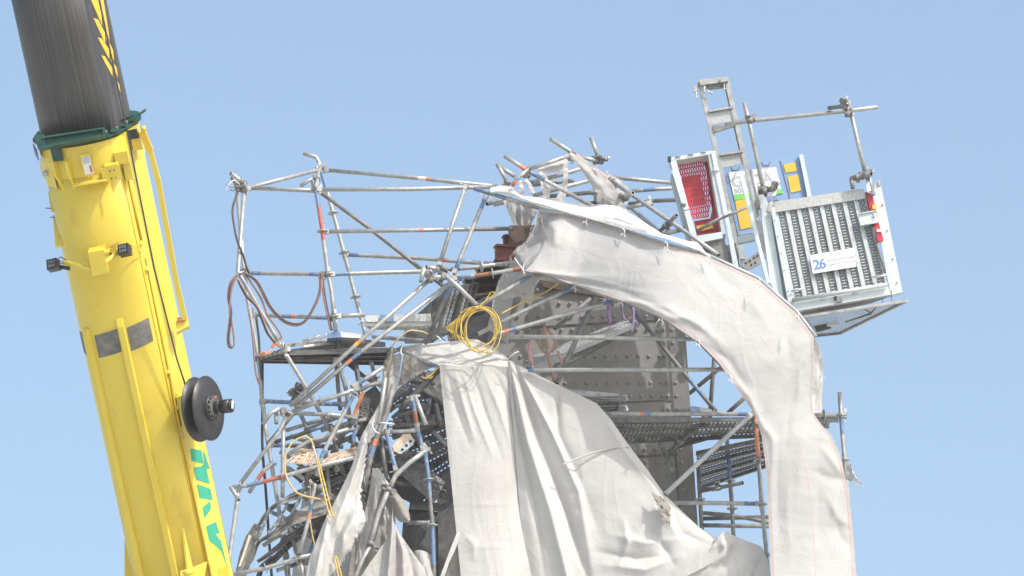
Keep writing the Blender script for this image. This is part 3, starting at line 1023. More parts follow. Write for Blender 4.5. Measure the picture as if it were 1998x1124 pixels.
# long yellow strut on the right
b = MB()
for (x0, y0, x1, y1) in ((291, 288, 308, 349), (308, 349, 346, 560), (346, 560, 361, 622)):
    b.bar(P(x0, y0 - 1, bd(y0) - .2), P(x1, y1 + 1, bd(y1) - .2), 0.055, 0.055, 'crane_yellow', up=BN)
b.bar(P(277, 256, bd(258) - .21), P(293, 294, bd(292) - .21), 0.07, 0.06, 'crane_yellow_deep', up=BN)
b.slab([(342, 628, bd(630) - .2), (366, 618, bd(630) - .2), (369, 636, bd(630) - .2), (356, 642, bd(630) - .2), (344, 649, bd(630) - .2)], 0.10, 'crane_yellow')
b.box(P(352, 625, bd(630) - .2), 0.07, 0.1, 0.03, 'orange_box')
b.cyl(P(275, 252, bd(258) - .3), P(285, 250, bd(258) - .3), 0.03, 'crane_yellow', 12)
b.build('strut', crane)

# slack black cable running down the side
b = MB()
b.tube([P(188, -30, bd(-30) - .62), P(243, 232, bd(232) - .62), P(246, 246, bd(246) - .66), P(300, 520, bd(520) - .52), P(345, 700, bd(700) - .46), P(366, 765, bd(760) - .40)], 0.009, 'cable_black', 8, hollow=False)
b.build('cable', crane)

# cable reel
c0 = P(386, 799, bd(800) - 0.45)
axr = (Vector((1, 0, 0)) * 0.90 + UP * 0.11 - FWD * 0.42).normalized()
b = MB()
def dish(b, c, ax, R0, R1, h, mat, seg=48):
    u_ = ax.cross(Vector((0, 0, 1))).normalized(); v_ = ax.cross(u_)
    rings = [(0.03, 0.012 + h), (R0, h), (R0 + .03, 0.012), (R1, 0.0), (R1, -0.010), (R0 + .03, -0.002), (0.03, h - .002)]
    ids = [b.add([c + ax * z + (u_ * math.cos(2 * math.pi * k / seg) + v_ * math.sin(2 * math.pi * k / seg)) * r_ for k in range(seg)]) for r_, z in rings]
    for a_, b2 in zip(ids, ids[1:]):
        for k in range(seg):
            k2 = (k + 1) % seg
            b.face([a_ + k, a_ + k2, b2 + k2, b2 + k], mat, None, True)
    for k in range(0): pass
dish(b, c0, axr, 0.16, 0.345, 0.02, 'black'); r_ = b.build('reel_disc', crane)
b = MB(); dish(b, c0 + axr * 0.13, axr, 0.16, 0.345, 0.02, 'black'); b.build('reel_disc', crane)
b = MB()
b.cyl(c0, c0 + axr * 0.13, 0.12, 'cable_black', 32)
b.cyl(c0 - axr * 0.12, c0, 0.06, 'black', 20)
b.build('reel_drum', crane)
b = MB()
b.cyl(c0 + axr * 0.13, c0 + axr * 0.19, 0.135, 'black', 32)
b.cyl(c0 + axr * 0.19, c0 + axr * 0.215, 0.105, 'dark_steel', 32)
u_ = axr.cross(Vector((0, 0, 1))).normalized(); v_ = axr.cross(u_)
for k in range(14):
    a = 2 * math.pi * k / 14
    p = c0 + axr * 0.19 + (u_ * math.cos(a) + v_ * math.sin(a)) * 0.118
    b.cyl(p, p + axr * 0.014, 0.010, 'galv_dull', 6)
b.box(c0 + axr * 0.20 + Vector((-.0, 0, .11)), .05, .03, .03, 'red_paint')
b.build('reel_hub', crane)
b = MB()
b.cyl(c0 + axr * 0.21, c0 + axr * 0.29, 0.066, 'black', 24)
b.cyl(c0 + axr * 0.29, c0 + axr * 0.40, 0.074, 'black', 28)
b.cyl(c0 + axr * 0.40, c0 + axr * 0.415, 0.066, 'black', 28, 0.05)
b.box(c0 + axr * 0.405 + Vector((0.012, -.03, .0)), .02, .05, .08, 'sign_white')
b.build('reel_motor', crane)
b = MB()
b.tube([BP(770, .70, .0), BP(790, .80, .12), c0 - axr * .10], 0.03, 'crane_yellow', 8, hollow=False)
b.box(BP(800, .72, .05), .10, .12, .35, 'crane_yellow', RM)
b.build('reel_mount', crane)

# ============================================================ riveted pylon
# front face of the tapering box, picture corners + depth
pyl = thing('bridge_pylon', P(1100, 1200, 2.0), 'riveted grey steel bridge pylon standing inside the scaffolding', 'pylon')
PD = 1.15
def pyl_x(u, y):
    xl = 985 + (y - 520) * -0.235
    xr = 1329 + (y - 520) * 0.0645
    return xl + (xr - xl) * u
b = MB()
C = [(pyl_x(0, 505), 505), (pyl_x(1, 505), 505), (pyl_x(1, 1230), 1230), (pyl_x(0, 1230), 1230)]
b.slab([(x, y, PD) for x, y in C], 1.6, 'pylon')
wl = b.build('plated_wall', pyl)
# cover strip on the right with its joint
b = MB()
b.slab([(1298, 540, PD - .012), (1331, 540, PD - .012), (pyl_x(1, 1230) - 1, 1230, PD - .012), (1298 + 45, 1230, PD - .012)], 0.012, 'pylon_strip')
b.build('cover_strip', pyl)
b = MB()
b.slab([(1294, 540, PD - .006), (1298, 540, PD - .006), (1343, 1230, PD - .006), (1338, 1230, PD - .006)], 0.006, 'dark_steel')
b.slab([(1000, 690, PD - .010), (1292, 676, PD - .010), (1302, 836, PD - .010), (960, 850, PD - .010)], 0.010, 'pylon')
b.build('joint_plate', pyl)
# rivets
b = MB()
def dome(b, c, r, mat, seg=10):
    ids = []
    for z, rr in ((0.0, 1.0), (0.55, 0.86), (0.9, 0.5)):
        ids.append(b.add([c + Vector((math.cos(2 * math.pi * k / seg) * r * rr, -r * z * 0.75, math.sin(2 * math.pi * k / seg) * r * rr)) for k in range(seg)]))
    for a_, c_ in zip(ids, ids[1:]):
        for k in range(seg):
            k2 = (k + 1) % seg
            b.face([a_ + k, a_ + k2, c_ + k2, c_ + k], mat, None, True)
    b.face([ids[-1] + k for k in range(seg)], mat, None, True)
row = 0
for yy in range(565, 1120, 26):
    dx = (yy - 747) * 0.07
    for k in range(-18, 12):
        x = 1228 + k * 20.9 + dx
        if k >= 4: x = 1228 + 4 * 20.9 - 10 + (k - 4) * 16.5 + dx
        if k >= 4 and k > 5: continue
        y = yy
        if x < pyl_x(0, y) + 10 or x > pyl_x(1, y) - 8: continue
        if row % 5 == 4 and x < 1290: continue
        if rnd.random() < 0.05: continue
        dome(b, P(x, y - (x - 1228) * 0.004, PD - .014), 0.023, 'pylon')
    row += 1
b.build('rivets', pyl)['kind'] = 'stuff'

# brown girders sticking out left of the pylon (stacked flanges)
gd = thing('girder_stack', P(990, 560, 1.4), 'stack of rusty red-brown steel girder ends projecting left of the pylon', 'girders')
def ibeam(pa, pb, hgt, wid, mat, name, label=None):
    b = MB()
    p0, p1 = P(*pa), P(*pb)
    b.bar(p0, p1, 0.02, hgt, mat)
    b.bar(p0 + Vector((0, 0, hgt / 2)), p1 + Vector((0, 0, hgt / 2)), wid, 0.025, mat)
    b.bar(p0 - Vector((0, 0, hgt / 2)), p1 - Vector((0, 0, hgt / 2)), wid, 0.025, mat)
    b.hexa([p0 + Vector((-.004, -wid / 2, -hgt / 2)), p0 + Vector((-.004, wid / 2, -hgt / 2)), p0 + Vector((-.004, wid / 2, hgt / 2)), p0 + Vector((-.004, -wid / 2, hgt / 2))],
           [p0 + Vector((.015, -wid / 2, -hgt / 2)), p0 + Vector((.015, wid / 2, -hgt / 2)), p0 + Vector((.015, wid / 2, hgt / 2)), p0 + Vector((.015, -wid / 2, hgt / 2))], mat)
    return b.build(name, gd)
ibeam((966, 494, .3), (1060, 500, .5), 0.17, 0.12, 'red_steel', 'girder')
ibeam((982, 474, .6), (1070, 478, .8), 0.16, 0.12, 'red_steel', 'girder')
ibeam((993, 456, .9), (1070, 458, 1.1), 0.15, 0.12, 'brown_steel', 'girder')
b = MB()
b.slab([(996, 440, .55), (1042, 438, .55), (1050, 520, .55), (985, 508, .55)], 0.3, 'brown_steel')
b.build('girder_web', gd)
for (x0, y0, x1, y1, dd, m_) in ((905, 556, 1040, 540, 1.6, 'brown_steel'), (915, 572, 1045, 556, 1.5, 'brown_steel'), (870, 590, 1040, 572, 1.7, 'dark_steel'), (890, 612, 1050, 592, 1.5, 'brown_steel'), (930, 532, 1040, 520, 1.4, 'brown_steel')):
    ibeam((x0, y0, dd), (x1, y1, dd + .2), 0.10, 0.14, m_, 'girder')
b = MB(); b.slab([(1052, 545, PD - .06), (1130, 560, PD - .06), (1180, 580, PD - .06), (1060, 560, PD - .06)], .05, 'brown_steel'); b.build('rusty_plate', gd)

# ============================================================ left leaning scaffold bay
L = thing('leaning_scaffold', P(600, 1100, 0.3), 'left scaffold bay leaning out over the sky, open tubes with blue and red marks', 'scaffolding')
GV = 'galv'; BT = 'blue_tape'; RP = 'red_paint'; OT = 'orange_tape'
# corner post cluster, far left
T(L, 'standard', [(477, 366, 0), (464, 530, 0), (553, 683, 0), (594, 750, .1), (648, 846, .2)], ros=(.33, .66), clamp=(0.01,))
T(L, 'standard', [(463, 372, .5), (476, 527, .5), (484, 590, .5), (505, 703, .5), (513, 800, .5)], ros=(.36, .76))
T(L, 'standard', [(512, 780, .5), (519, 842, .5), (530, 908, .5), (544, 994, .5), (560, 1124, .5), (568, 1180, .5)], ros=(.32, .62))
T(L, 'stub_tube', [(450, 338, -.15), (474, 356, -.05), (480, 368, 0)], clamp=(.6,))
T(L, 'stub_tube', [(452, 346, .3), (462, 360, .35), (465, 374, .4)], mat='galv_dull', clamp=(.7,))
# middle posts
T(L, 'standard', [(592, 299, 1.0), (617, 307, 1.0), (623, 318, 1.0), (627, 334, 1.0)], clamp=(.9,))
T(L, 'standard', [(627, 334, .9), (649, 412, .9), (671, 492, .9), (687, 553, .9), (708, 633, .9), (719, 681, .9), (733, 746, .9)], bands=((0, .10, BT),), ros=(.20, .39, .60, .82, .98))
T(L, 'standard', [(617, 372, 0), (628, 444, 0), (639, 527, 0), (647, 570, 0), (655, 646, 0)], bands=((0, .11, BT), (.11, .36, RP)), ros=(.29, .60, .90))
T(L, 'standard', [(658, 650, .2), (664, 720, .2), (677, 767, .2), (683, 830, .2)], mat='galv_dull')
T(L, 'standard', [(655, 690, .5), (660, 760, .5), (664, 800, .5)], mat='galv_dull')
T(L, 'stub_tube', [(587, 363, -.1), (608, 349, -.1), (613, 372, 0)])
T(L, 'transom', [(622, 332, .95), (617, 370, 0)], clamp=(.5,))
# ledgers
T(L, 'ledger', [(484, 367, 0), (552, 349, .4), (620, 332, .85)], w=(1, 1))
T(L, 'ledger', [(486, 367, .45), (611, 372, .05)], w=(1, 1))
T(L, 'ledger', [(640, 332, .95), (820, 348, .7), (968, 364, .4)], w=(1, 0), bands=((.53, .58, 'white_tape'), (.58, .60, OT)))
T(L, 'ledger', [(625, 370, 0), (800, 369, .1), (970, 364, .3)], w=(1, 0))
T(L, 'ledger', [(638, 452, .05), (820, 449, .2), (1000, 446, .5)], w=(1, 0), bands=((.487, .512, OT), (.78, 1, 'galv_dull')))
T(L, 'ledger', [(678, 497, .9), (820, 504, .8), (985, 517, .6)], w=(1, 0), bands=((0, .07, BT), (.605, .63, OT)))
T(L, 'ledger', [(488, 533, .45), (630, 535, .05)], w=(1, 1), bands=((.02, .16, BT), (.82, 1, BT)))
T(L, 'ledger', [(650, 535, 0), (740, 532, .1), (850, 529, .2)], w=(1, 0), bands=((.01, .16, BT),))
T(L, 'ledger', [(498, 615, .5), (641, 620, .05)], w=(1, 1), bands=((.37, .50, BT), (.50, .55, OT), (.84, 1, BT)))
T(L, 'ledger', [(662, 617, 0), (712, 614, .1)], w=(1, 0))
T(L, 'ledger', [(562, 682, 0), (632, 672, .2), (703, 663, .3)], w=(1, 0), bands=((.02, .22, BT),))
T(L, 'ledger', [(727, 657, .9), (820, 665, .6), (835, 667, .5)], bands=((.05, .2, BT),))
T(L, 'ledger', [(513, 700, .5), (655, 703, .2)], mat='dark_steel', w=(0, 1))
T(L, 'transom', [(505, 699, .5), (553, 684, 0)], w=(1, 1))
T(L, 'ledger', [(516, 783, .5), (600, 787, .4), (668, 789, .3)], mat='galv_dull', w=(1, 1), bands=((.04, .4, BT), (.40, .45, OT), (.6, .98, BT)))
# braces
T(L, 'brace', [(625, 375, .5), (719, 444, .6), (780, 492, .7), (820, 524, .75), (868, 560, .8)], mat='galv_dull', w=(1, 0))
T(L, 'brace', [(566, 792, -.2), (703, 665, -.25), (838, 546, -.3)], bands=((.47, .49, 'yellow_tape'), (.49, .51, OT)), ros=())
T(L, 'brace', [(575, 795, -.15), (687, 700, -.15), (877, 553, -.2)], bands=((.345, .375, OT), (.375, .44, BT)), ros=())
T(L, 'brace', [(677, 708, .7), (714, 738, .7), (742, 752, .7)], mat='dark_steel', w=(0, 1))
T(L, 'brace', [(587, 758, .6), (578, 770, .6), (568, 786, .5)], mat='dark_steel', clamp=(.0, .4))
T(L, 'guard_tube', [(570, 803, -.1), (627, 782, -.15), (660, 772, -.18), (694, 760, -.2)], ros=(.46,), w=(0, 1))
T(L, 'guard_tube', [(570, 806, .1), (638, 809, .1), (690, 814, .1)], ros=(.57,), w=(0, 1))
T(L, 'brace', [(694, 752, 0), (749, 716, 0)], bands=((.03, .33, BT),), w=(1, 0))
T(L, 'transom', [(702, 762, -.1), (720, 752, -.05), (745, 746, 0)], mat='galv_dull')
T(L, 'standard', [(692, 768, -.3), (676, 797, -.3), (652, 842, -.3), (628, 890, -.3), (618, 930, -.3)], bands=((.04, .20, BT), (.70, .80, BT)), ros=(.0,))
T(L, 'standard', [(614, 945, -.3), (605, 1001, -.3), (594, 1045, -.3), (584, 1080, -.3)], bands=((.27, .42, BT), (.42, .50, OT)))
T(L, 'stub_tube', [(512, 829, -.3), (527, 807, -.3), (545, 797, -.3)])
T(L, 'stub_tube', [(539, 827, -.25), (539, 800, -.25)])
T(L, 'brace', [(562, 806, -.25), (545, 842, -.25), (470, 942, -.3)], ros=(), clamp=(0.0,), bands=((.0, .05, 'rust'),))
T(L, 'brace', [(574, 805, .1), (548, 836, .1), (522, 868, .2)], mat='dark_steel')
T(L, 'standard', [(553, 829, 0), (552, 880, 0), (552, 925, 0), (551, 970, 0)], ros=(.75,))
T(L, 'ledger', [(532, 864, .3), (585, 848, .3), (634, 830, .3)], mat='dark_steel', w=(1, 0), bands=((.7, 1, BT),))
T(L, 'ledger', [(530, 869, .5), (586, 870, .5), (670, 872, .5)], mat='dark_steel', w=(1, 0), bands=((.05, .22, BT), (.88, 1, BT)))
T(L, 'brace', [(562, 888, .0), (583, 873, .0), (606, 859, .0), (625, 855, 0), (646, 847, 0), (680, 838, 0)])
T(L, 'brace', [(640, 905, .3), (655, 868, .3), (690, 822, .3)], mat='dark_steel')
T(L, 'guard_tube', [(451, 951, -.3), (479, 948, -.3), (506, 942, -.3), (552, 930, -.3), (617, 911, -.3), (690, 893, -.3)],
  bands=((.12, .25, BT), (.25, .45, RP)), ros=(.08, .41))
T(L, 'stub_tube', [(450, 950, -.35), (466, 976, -.38)])
T(L, 'standard', [(466, 950, -.3), (461, 990, -.3), (454, 1040, -.3), (446, 1098, -.3), (441, 1140, -.3)])
T(L, 'stub_tube', [(534, 902, -.1), (515, 918, -.1), (500, 940, -.1), (486, 961, -.1)], bands=((.35, .62, RP), (0, .06, BT)))
T(L, 'guard_tube', [(440, 1124, -.25), (517, 1109, -.25), (560, 1096, -.25), (584, 1088, -.25), (612, 1082, -.25)], ros=(.45, .80))
T(L, 'standard', [(583, 1085, -.2), (594, 1130, -.2), (600, 1170, -.2)], ros=(0.05,))
T(L, 'ledger', [(590, 940, .3), (555, 912, .3), (560, 925, .25)], mat='galv_dull')
T(L, 'brace', [(555, 908, .2), (590, 932, .2), (640, 962, .2), (670, 985, .2)])

def arch_off(x, y):
    f = min(max((x - 1090) / 230.0, 0), 1); f = f * f * (3 - 2 * f)
    g = 1 - .55 * min(max((y - 640) / 400.0, 0), 1)
    return -.85 * f * g
# ============================================================ crown of the scaffold
K = thing('upper_scaffold', P(1100, 450, 1.0), 'top of the scaffold with crossed loose tubes above the sheeting', 'scaffolding')
T(K, 'rafter', [(1074, 271, -.2), (1116, 298, -.1), (1150, 322, 0), (1182, 346, .1), (1196, 355, .1)], bands=((.30, 1, 'strap_pink'),), clamp=(.35,))
T(K, 'rafter', [(1192, 352, .1), (1292, 421, -.2), (1345, 458, -.4), (1402, 498, -.6)], clamp=(.0,), ros=())
T(K, 'rafter', [(984, 304, -.2), (1015, 324, -.18), (1025, 331, -.15), (1061, 351, -.1), (1158, 403, 0)], bands=((.18, .27, OT), (.29, .46, BT)), clamp=(.27,))
T(K, 'stub_tube', [(970, 320, .2), (990, 356, .2)], clamp=(1,))
T(K, 'stub_tube', [(976, 326, .25), (1004, 344, .25)])
T(K, 'ridge_tube', [(1034, 330, -.25), (1109, 304, -.2)])
T(K, 'ridge_tube', [(1032, 331, -.2), (1012, 345, -.2), (1000, 362, -.2)], bands=((.6, .75, BT), (.75, 1, OT)))
T(K, 'stub_tube', [(1153, 268, .5), (1168, 309, .5)], clamp=(.95,))
T(K, 'ridge_tube', [(1128, 306, .4), (1172, 315, .5)], clamp=(1,))
T(K, 'ledger', [(1028, 358, .4), (1060, 350, .4), (1099, 340, .4), (1136, 328, .4)], bands=((.0, .12, BT),))
T(K, 'ledger', [(1030, 362, .8), (1070, 357, .8), (1120, 352, .8)], mat='galv_dull')
T(K, 'ledger', [(1040, 382, .2), (1094, 367, .2), (1152, 352, .2)])
T(K, 'ledger', [(1068, 383, .7), (1120, 379, .7), (1171, 374, .7), (1200, 372, .7)], mat='galv_dull')
T(K, 'ledger', [(1190, 346, .9), (1240, 350, .9), (1322, 358, .9)], w=(1, 0))
T(K, 'ledger', [(1232, 373, .9), (1280, 369, .9), (1325, 367, .9)], bands=((.25, .5, BT),))
T(K, 'ledger', [(1226, 398, 1.1), (1275, 392, 1.1), (1330, 390, 1.1)], mat='galv_dull')
T(K, 'ledger', [(1216, 407, .0), (1264, 397, .05)], bands=((.7, 1, BT),), w=(0, 1))
T(K, 'ledger', [(1290, 458, .0), (1336, 447, .05)], bands=((.65, 1, BT),), w=(0, 1))
T(K, 'brace', [(1232, 406, .3), (1284, 450, .3), (1300, 464, .3)])
T(K, 'stub_tube', [(1214, 393, -.1), (1235, 376, -.35)], clamp=(.4,))
T(K, 'stub_tube', [(1288, 451, -.1), (1320, 420, -.4)], clamp=(.35,), mat='galv_dull')
T(K, 'standard', [(1159, 352, .7), (1161, 372, .7), (1163, 394, .7)], ros=(.6,))
T(K, 'transom', [(1150, 398, .5), (1175, 392, .5), (1200, 397, .4)], mat='dark_steel')
T(K, 'stub_tube', [(950, 398, .6), (976, 391, .7), (998, 386, .8)], mat='galv_dull')
T(K, 'stub_tube', [(963, 400, .4), (995, 392, .4)])
T(K, 'brace', [(907, 367, .1), (882, 440, .05), (858, 514, 0)], w=(1, 1))
T(K, 'brace', [(946, 388, .1), (918, 455, .05), (888, 528, 0)], bands=((0, .14, BT), (.84, 1, BT)), w=(1, 1))
T(K, 'edge_tube', [(925, 368, -.05), (985, 386, -.08), (1051, 406, -.1)], bands=((0, .5, BT),))
for a_, c_ in (((1051, 407, -.1), (1140, 425, -.05)), ((1140, 425, -.05), (1216, 449, 0)), ((1216, 449, 0), (1300, 476, .05)), ((1300, 476, .05), (1382, 498, .08)), ((1382, 498, .08), (1480, 543, .1)), ((1480, 543, .1), (1556, 610, .1)), ((1556, 610, .1), (1592, 657, .1))):
    a_ = (a_[0], a_[1], a_[2] + arch_off(a_[0], a_[1]) * .8); c_ = (c_[0], c_[1], c_[2] + arch_off(c_[0], c_[1]) * .8)
    T(K, 'edge_tube', [a_, c_], mat='galv_bright', r=.021)

# node in the middle
T(K, 'stub_tube', [(832, 521, -.35), (849, 524, -.3), (860, 528, -.25)], clamp=(.9,))
T(K, 'stub_tube', [(827, 523, -.36), (821, 550, -.36)])
T(K, 'brace', [(851, 523, -.3), (892, 558, -.3), (931, 596, -.3)], r=.027)
T(K, 'ledger', [(870, 527, .2), (939, 520, .2), (1005, 511, .3)], bands=((0, .2, BT),), ros=(.5,), w=(1, 0))
T(K, 'ledger', [(889, 543, -.2), (950, 535, -.2), (1020, 524, -.2)], bands=((0, .22, BT), (.28, .52, 'rust'), (.85, 1, 'rust')), ros=(.55,), w=(1, 0))
T(K, 'flat_brace', [(932, 597, -.25), (900, 622, -.2), (827, 669, -.1)], mat='galv_dull', r=.034)
T(K, 'brace', [(882, 552, -.1), (869, 580, -.05), (838, 655, 0)], mat='galv_dull', bands=((.03, .3, BT),), r=.026)

# ============================================================ right scaffold tower
R_ = thing('right_scaffold', P(1400, 1150, 0.5), 'right scaffold tower with boarded decks beside the pylon and an orange upright', 'scaffolding')
T(R_, 'brace', [(1035, 538, -.2), (985, 568, -.25), (925, 603, -.3)], bands=((0, .2, BT),), w=(1, 0))
T(R_, 'brace', [(1119, 561, -.1), (1050, 593, -.15), (932, 652, -.3)], bands=((0, .12, BT),), w=(1, 0))
T(R_, 'brace', [(1199, 587, -.3), (1100, 615, -.2), (980, 649, -.25), (962, 654, -.3)], bands=((0, .09, BT), (.80, .86, BT), (.86, .90, OT)), w=(1, 0))
T(R_, 'ledger', [(962, 657, -.3), (1150, 659, -.5), (1364, 662, -.78)], w=(0, 1))
T(R_, 'ledger', [(1031, 722, -.2), (1200, 722, -.45), (1425, 721, -.72)], w=(0, 1), bands=((0, .03, BT),))
T(R_, 'ledger', [(1175, 807, -.1), (1330, 808, 0), (1470, 808, 0)], w=(0, 1), bands=((.25, .275, OT), (.275, .32, BT), (.90, .96, BT)))
T(R_, 'edge_tube', [(1025, 530, -.15), (1120, 557, -.1)])
T(R_, 'edge_tube', [(1120, 557, -.1), (1214, 587, -.45)])
T(R_, 'edge_tube', [(1214, 587, -.45), (1292, 618, -.7), (1362, 664, -.8)])
T(R_, 'edge_tube', [(1362, 664, -.8), (1425, 730, -.72), (1462, 785, -.5), (1476, 800, -.3)], mat='galv_dull')
T(R_, 'flat_brace', [(1168, 566, .0), (1130, 650, -.05), (1086, 748, -.1)], mat='galv_dull', r=.03)
T(R_, 'brace', [(1152, 583, .4), (1082, 642, .3)], mat='galv_dull')
T(R_, 'brace', [(1230, 597, .7), (1316, 705, .5), (1396, 802, .3)], mat='galv_dull', bands=((.70, .85, BT),))
T(R_, 'toe_tube', [(1397, 801, .2), (1350, 842, .3), (1322, 868, .4), (1306, 882, .4)], mat='dark_steel', clamp=(.2, .75))
T(R_, 'standard', [(1396, 670, 2.0), (1391, 730, 2.0), (1385, 812, 2.0)], mat='dark_steel')
T(R_, 'brace', [(1425, 702, 2.0), (1400, 722, 2.0), (1345, 768, 2.0)], mat='dark_steel')
T(R_, 'brace', [(1460, 770, 1.8), (1420, 806, 1.8)], mat='dark_steel')
T(R_, 'standard', [(1473, 796, 0), (1480, 896, 0)], mat='orange_pipe', ros=(.14,), label='orange painted upright')
T(R_, 'standard', [(1480, 897, 0), (1487, 990, 0), (1497, 1095, 0), (1503, 1180, 0)], ros=(.005, .31, .66))
T(R_, 'brace', [(1467, 808, -.1), (1385, 883, -.12), (1298, 964, -.15)], mat='galv_bright', r=.028)
T(R_, 'stub_tube', [(1484, 829, .05), (1511, 820, -.3)], mat='galv_dull', clamp=(.05,))
T(R_, 'ledger', [(1305, 981, 0), (1400, 982, 0), (1476, 983, 0)], bands=((.86, 1, BT),), w=(0, 1))
T(R_, 'ledger', [(1372, 1001, .9), (1428, 1006, .9), (1470, 1013, .9), (1503, 1021, .9)], mat='galv_dull')
T(R_, 'ledger', [(1370, 1025, .9), (1503, 1027, .9)], mat='galv_dull')
T(R_, 'ledger', [(1370, 1012, 1.5), (1503, 1009, 1.5)], mat='galv_dull')
T(R_, 'standard', [(1418, 850, .9), (1424, 935, .9), (1428, 980, .9), (1432, 1060, .9)], mat='galv_dull', bands=((0, .42, BT),), ros=(.42, .68))
T(R_, 'standard', [(1362, 905, .9), (1366, 975, .9), (1371, 1060, .9)], mat='galv_dull', ros=(.45,))
T(R_, 'stub_tube', [(1368, 958, .8), (1410, 950, .6), (1449, 942, .4)], mat='galv_dull', clamp=(.4,))
T(R_, 'standard', [(1638, 766, .6), (1641, 812, .6), (1644, 850, .6), (1648, 900, .6), (1656, 985, .6), (1668, 1124, .6), (1672, 1180, .6)], bands=((.11, .2, BT),), ros=(.11, .32))
T(R_, 'ledger', [(1572, 808, .5), (1643, 811, .6)], ros=(.2, .5), w=(0, 1))
# boarded decks
z1 = P(1330, 814, 0).z
q = [P(1186, 815, 0), P(1476, 814, 0), PZ(1496, 846, z1), PZ(1222, 858, z1)]
deck(R_, 'deck_board', q, 3, 'deck_perf_dark', 'galv_dull', hooks=False)
z2 = P(1480, 858, 0.3).z
q = [PZ(1358, 880, z2), PZ(1496, 852, z2), PZ(1496, 905, z2), PZ(1366, 948, z2)]
deck(R_, 'deck_board', q, 3, 'deck_perf_dark', 'galv_dull', hooks=False)
z3 = P(1640, 812, .6).z
q = [P(1560, 812, .5), P(1636, 815, .6), PZ(1600, 838, z3), PZ(1560, 838, z3)]
deck(R_, 'deck_board', q, 2, 'deck_perf_dark', 'galv_dull', hooks=False)
b = MB()
b.slab([(1347, 792, 1.3), (1366, 794, 1.3), (1366, 802, 1.3), (1347, 804, 1.3)], .05, 'blue_tape')
b.slab([(1366, 794, 1.3), (1400, 801, 1.3), (1400, 806, 1.3), (1366, 803, 1.3)], .05, 'galv')
b.build('toe_board', R_)
b = MB()
b.slab([(1284, 862, .7), (1292, 862, .7), (1312, 905, .7), (1318, 925, .7), (1312, 925, .7)], .04, 'galv_dull')
b.build('bent_bracket', R_)
T(R_, 'transom', [(1320, 872, .8), (1370, 858, .8), (1400, 850, .8), (1415, 846, .8)], mat='dark_steel')

# ============================================================ crushed scaffold in the middle
M_ = thing('crushed_scaffold', P(800, 1150, 0.5), 'crushed tangle of scaffold tubes between the torn sheets left of centre', 'scaffolding')
T(M_, 'standard', [(752, 738, -.3), (746, 780, -.3), (738, 828, -.3)])
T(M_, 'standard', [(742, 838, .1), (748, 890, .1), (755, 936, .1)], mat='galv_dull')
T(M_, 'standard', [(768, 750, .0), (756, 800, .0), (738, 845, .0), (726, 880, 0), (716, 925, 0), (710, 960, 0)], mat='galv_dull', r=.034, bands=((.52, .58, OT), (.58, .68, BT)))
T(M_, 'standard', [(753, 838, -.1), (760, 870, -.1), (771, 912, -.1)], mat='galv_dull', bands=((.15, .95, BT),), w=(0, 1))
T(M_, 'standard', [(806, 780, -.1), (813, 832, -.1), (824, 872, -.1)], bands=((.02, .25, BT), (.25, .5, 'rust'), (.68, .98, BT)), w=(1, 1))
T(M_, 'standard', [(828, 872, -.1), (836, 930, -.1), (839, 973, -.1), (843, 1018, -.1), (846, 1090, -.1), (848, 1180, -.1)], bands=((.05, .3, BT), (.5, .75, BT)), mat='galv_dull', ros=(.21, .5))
T(M_, 'brace', [(810, 774, -.2), (822, 805, -.2), (832, 830, -.2)])
T(M_, 'brace', [(858, 719, .1), (830, 750, .1), (796, 782, .1), (782, 800, .1)], mat='dark_steel', r=.035)
T(M_, 'brace', [(818, 730, .3), (843, 760, .3), (872, 790, .3)])
T(M_, 'ledger', [(758, 843, .0), (782, 842, 0), (810, 840, 0)], bands=((.4, .98, 'galv_bright'),), w=(1, 1))
T(M_, 'brace', [(830, 880, -.25), (800, 902, -.25), (782, 918, -.25), (772, 928, -.25), (766, 940, -.25), (762, 950, -.25)], w=(1, 0), r=.028, mat='galv')
T(M_, 'brace', [(759, 953, -.25), (750, 975, -.25), (741, 994, -.25), (731, 1030, -.25), (722, 1063, -.25)], r=.03, mat='galv', clamp=(.02, .98))
T(M_, 'brace', [(722, 1066, -.25), (708, 1090, -.25), (694, 1124, -.25), (685, 1160, -.25)])
T(M_, 'ledger', [(795, 1020, .1), (838, 1020, .1)], w=(0, 1), mat='galv_dull')
T(M_, 'brace', [(843, 1018, .4), (868, 998, .4), (893, 980, .4)], mat='galv_dull', r=.027)
T(M_, 'standard', [(893, 950, .1), (898, 1000, .1), (902, 1050, .1), (905, 1110, .1)])
T(M_, 'brace', [(800, 985, .8), (840, 988, .8), (858, 990, .8)], mat='dark_steel', r=.05)
T(M_, 'brace', [(720, 915, .5), (760, 897, .5), (820, 880, .5)], mat='dark_steel')
T(M_, 'brace', [(700, 840, .4), (740, 870, .4), (790, 885, .4)], mat='dark_steel')
T(M_, 'brace', [(775, 812, .4), (800, 804, .4), (840, 792, .4)], mat='galv_dull')
T(M_, 'brace', [(770, 830, .3), (830, 826, .3), (850, 822, .3)], mat='galv_dull')
T(M_, 'brace', [(790, 850, .2), (775, 866, .2), (768, 885, .2)], mat='rust')
T(M_, 'ring_handle', [(727, 824, -.35), (726, 832, -.35), (731, 842, -.35), (741, 847, -.35)], mat='galv_bright', r=.012)
T(M_, 'ledger', [(728, 826, -.3), (745, 825, -.3), (770, 828, -.3)], mat='galv_bright', r=.010)
T(M_, 'brace', [(692, 700, .3), (702, 755, .3), (706, 800, .3), (700, 850, .3)], mat='dark_steel', r=.03)
T(M_, 'brace', [(668, 830, .2), (690, 822, .2), (715, 818, .2)])
T(M_, 'brace', [(665, 850, .1), (680, 840, .1), (700, 838, .1)], mat='galv_dull')
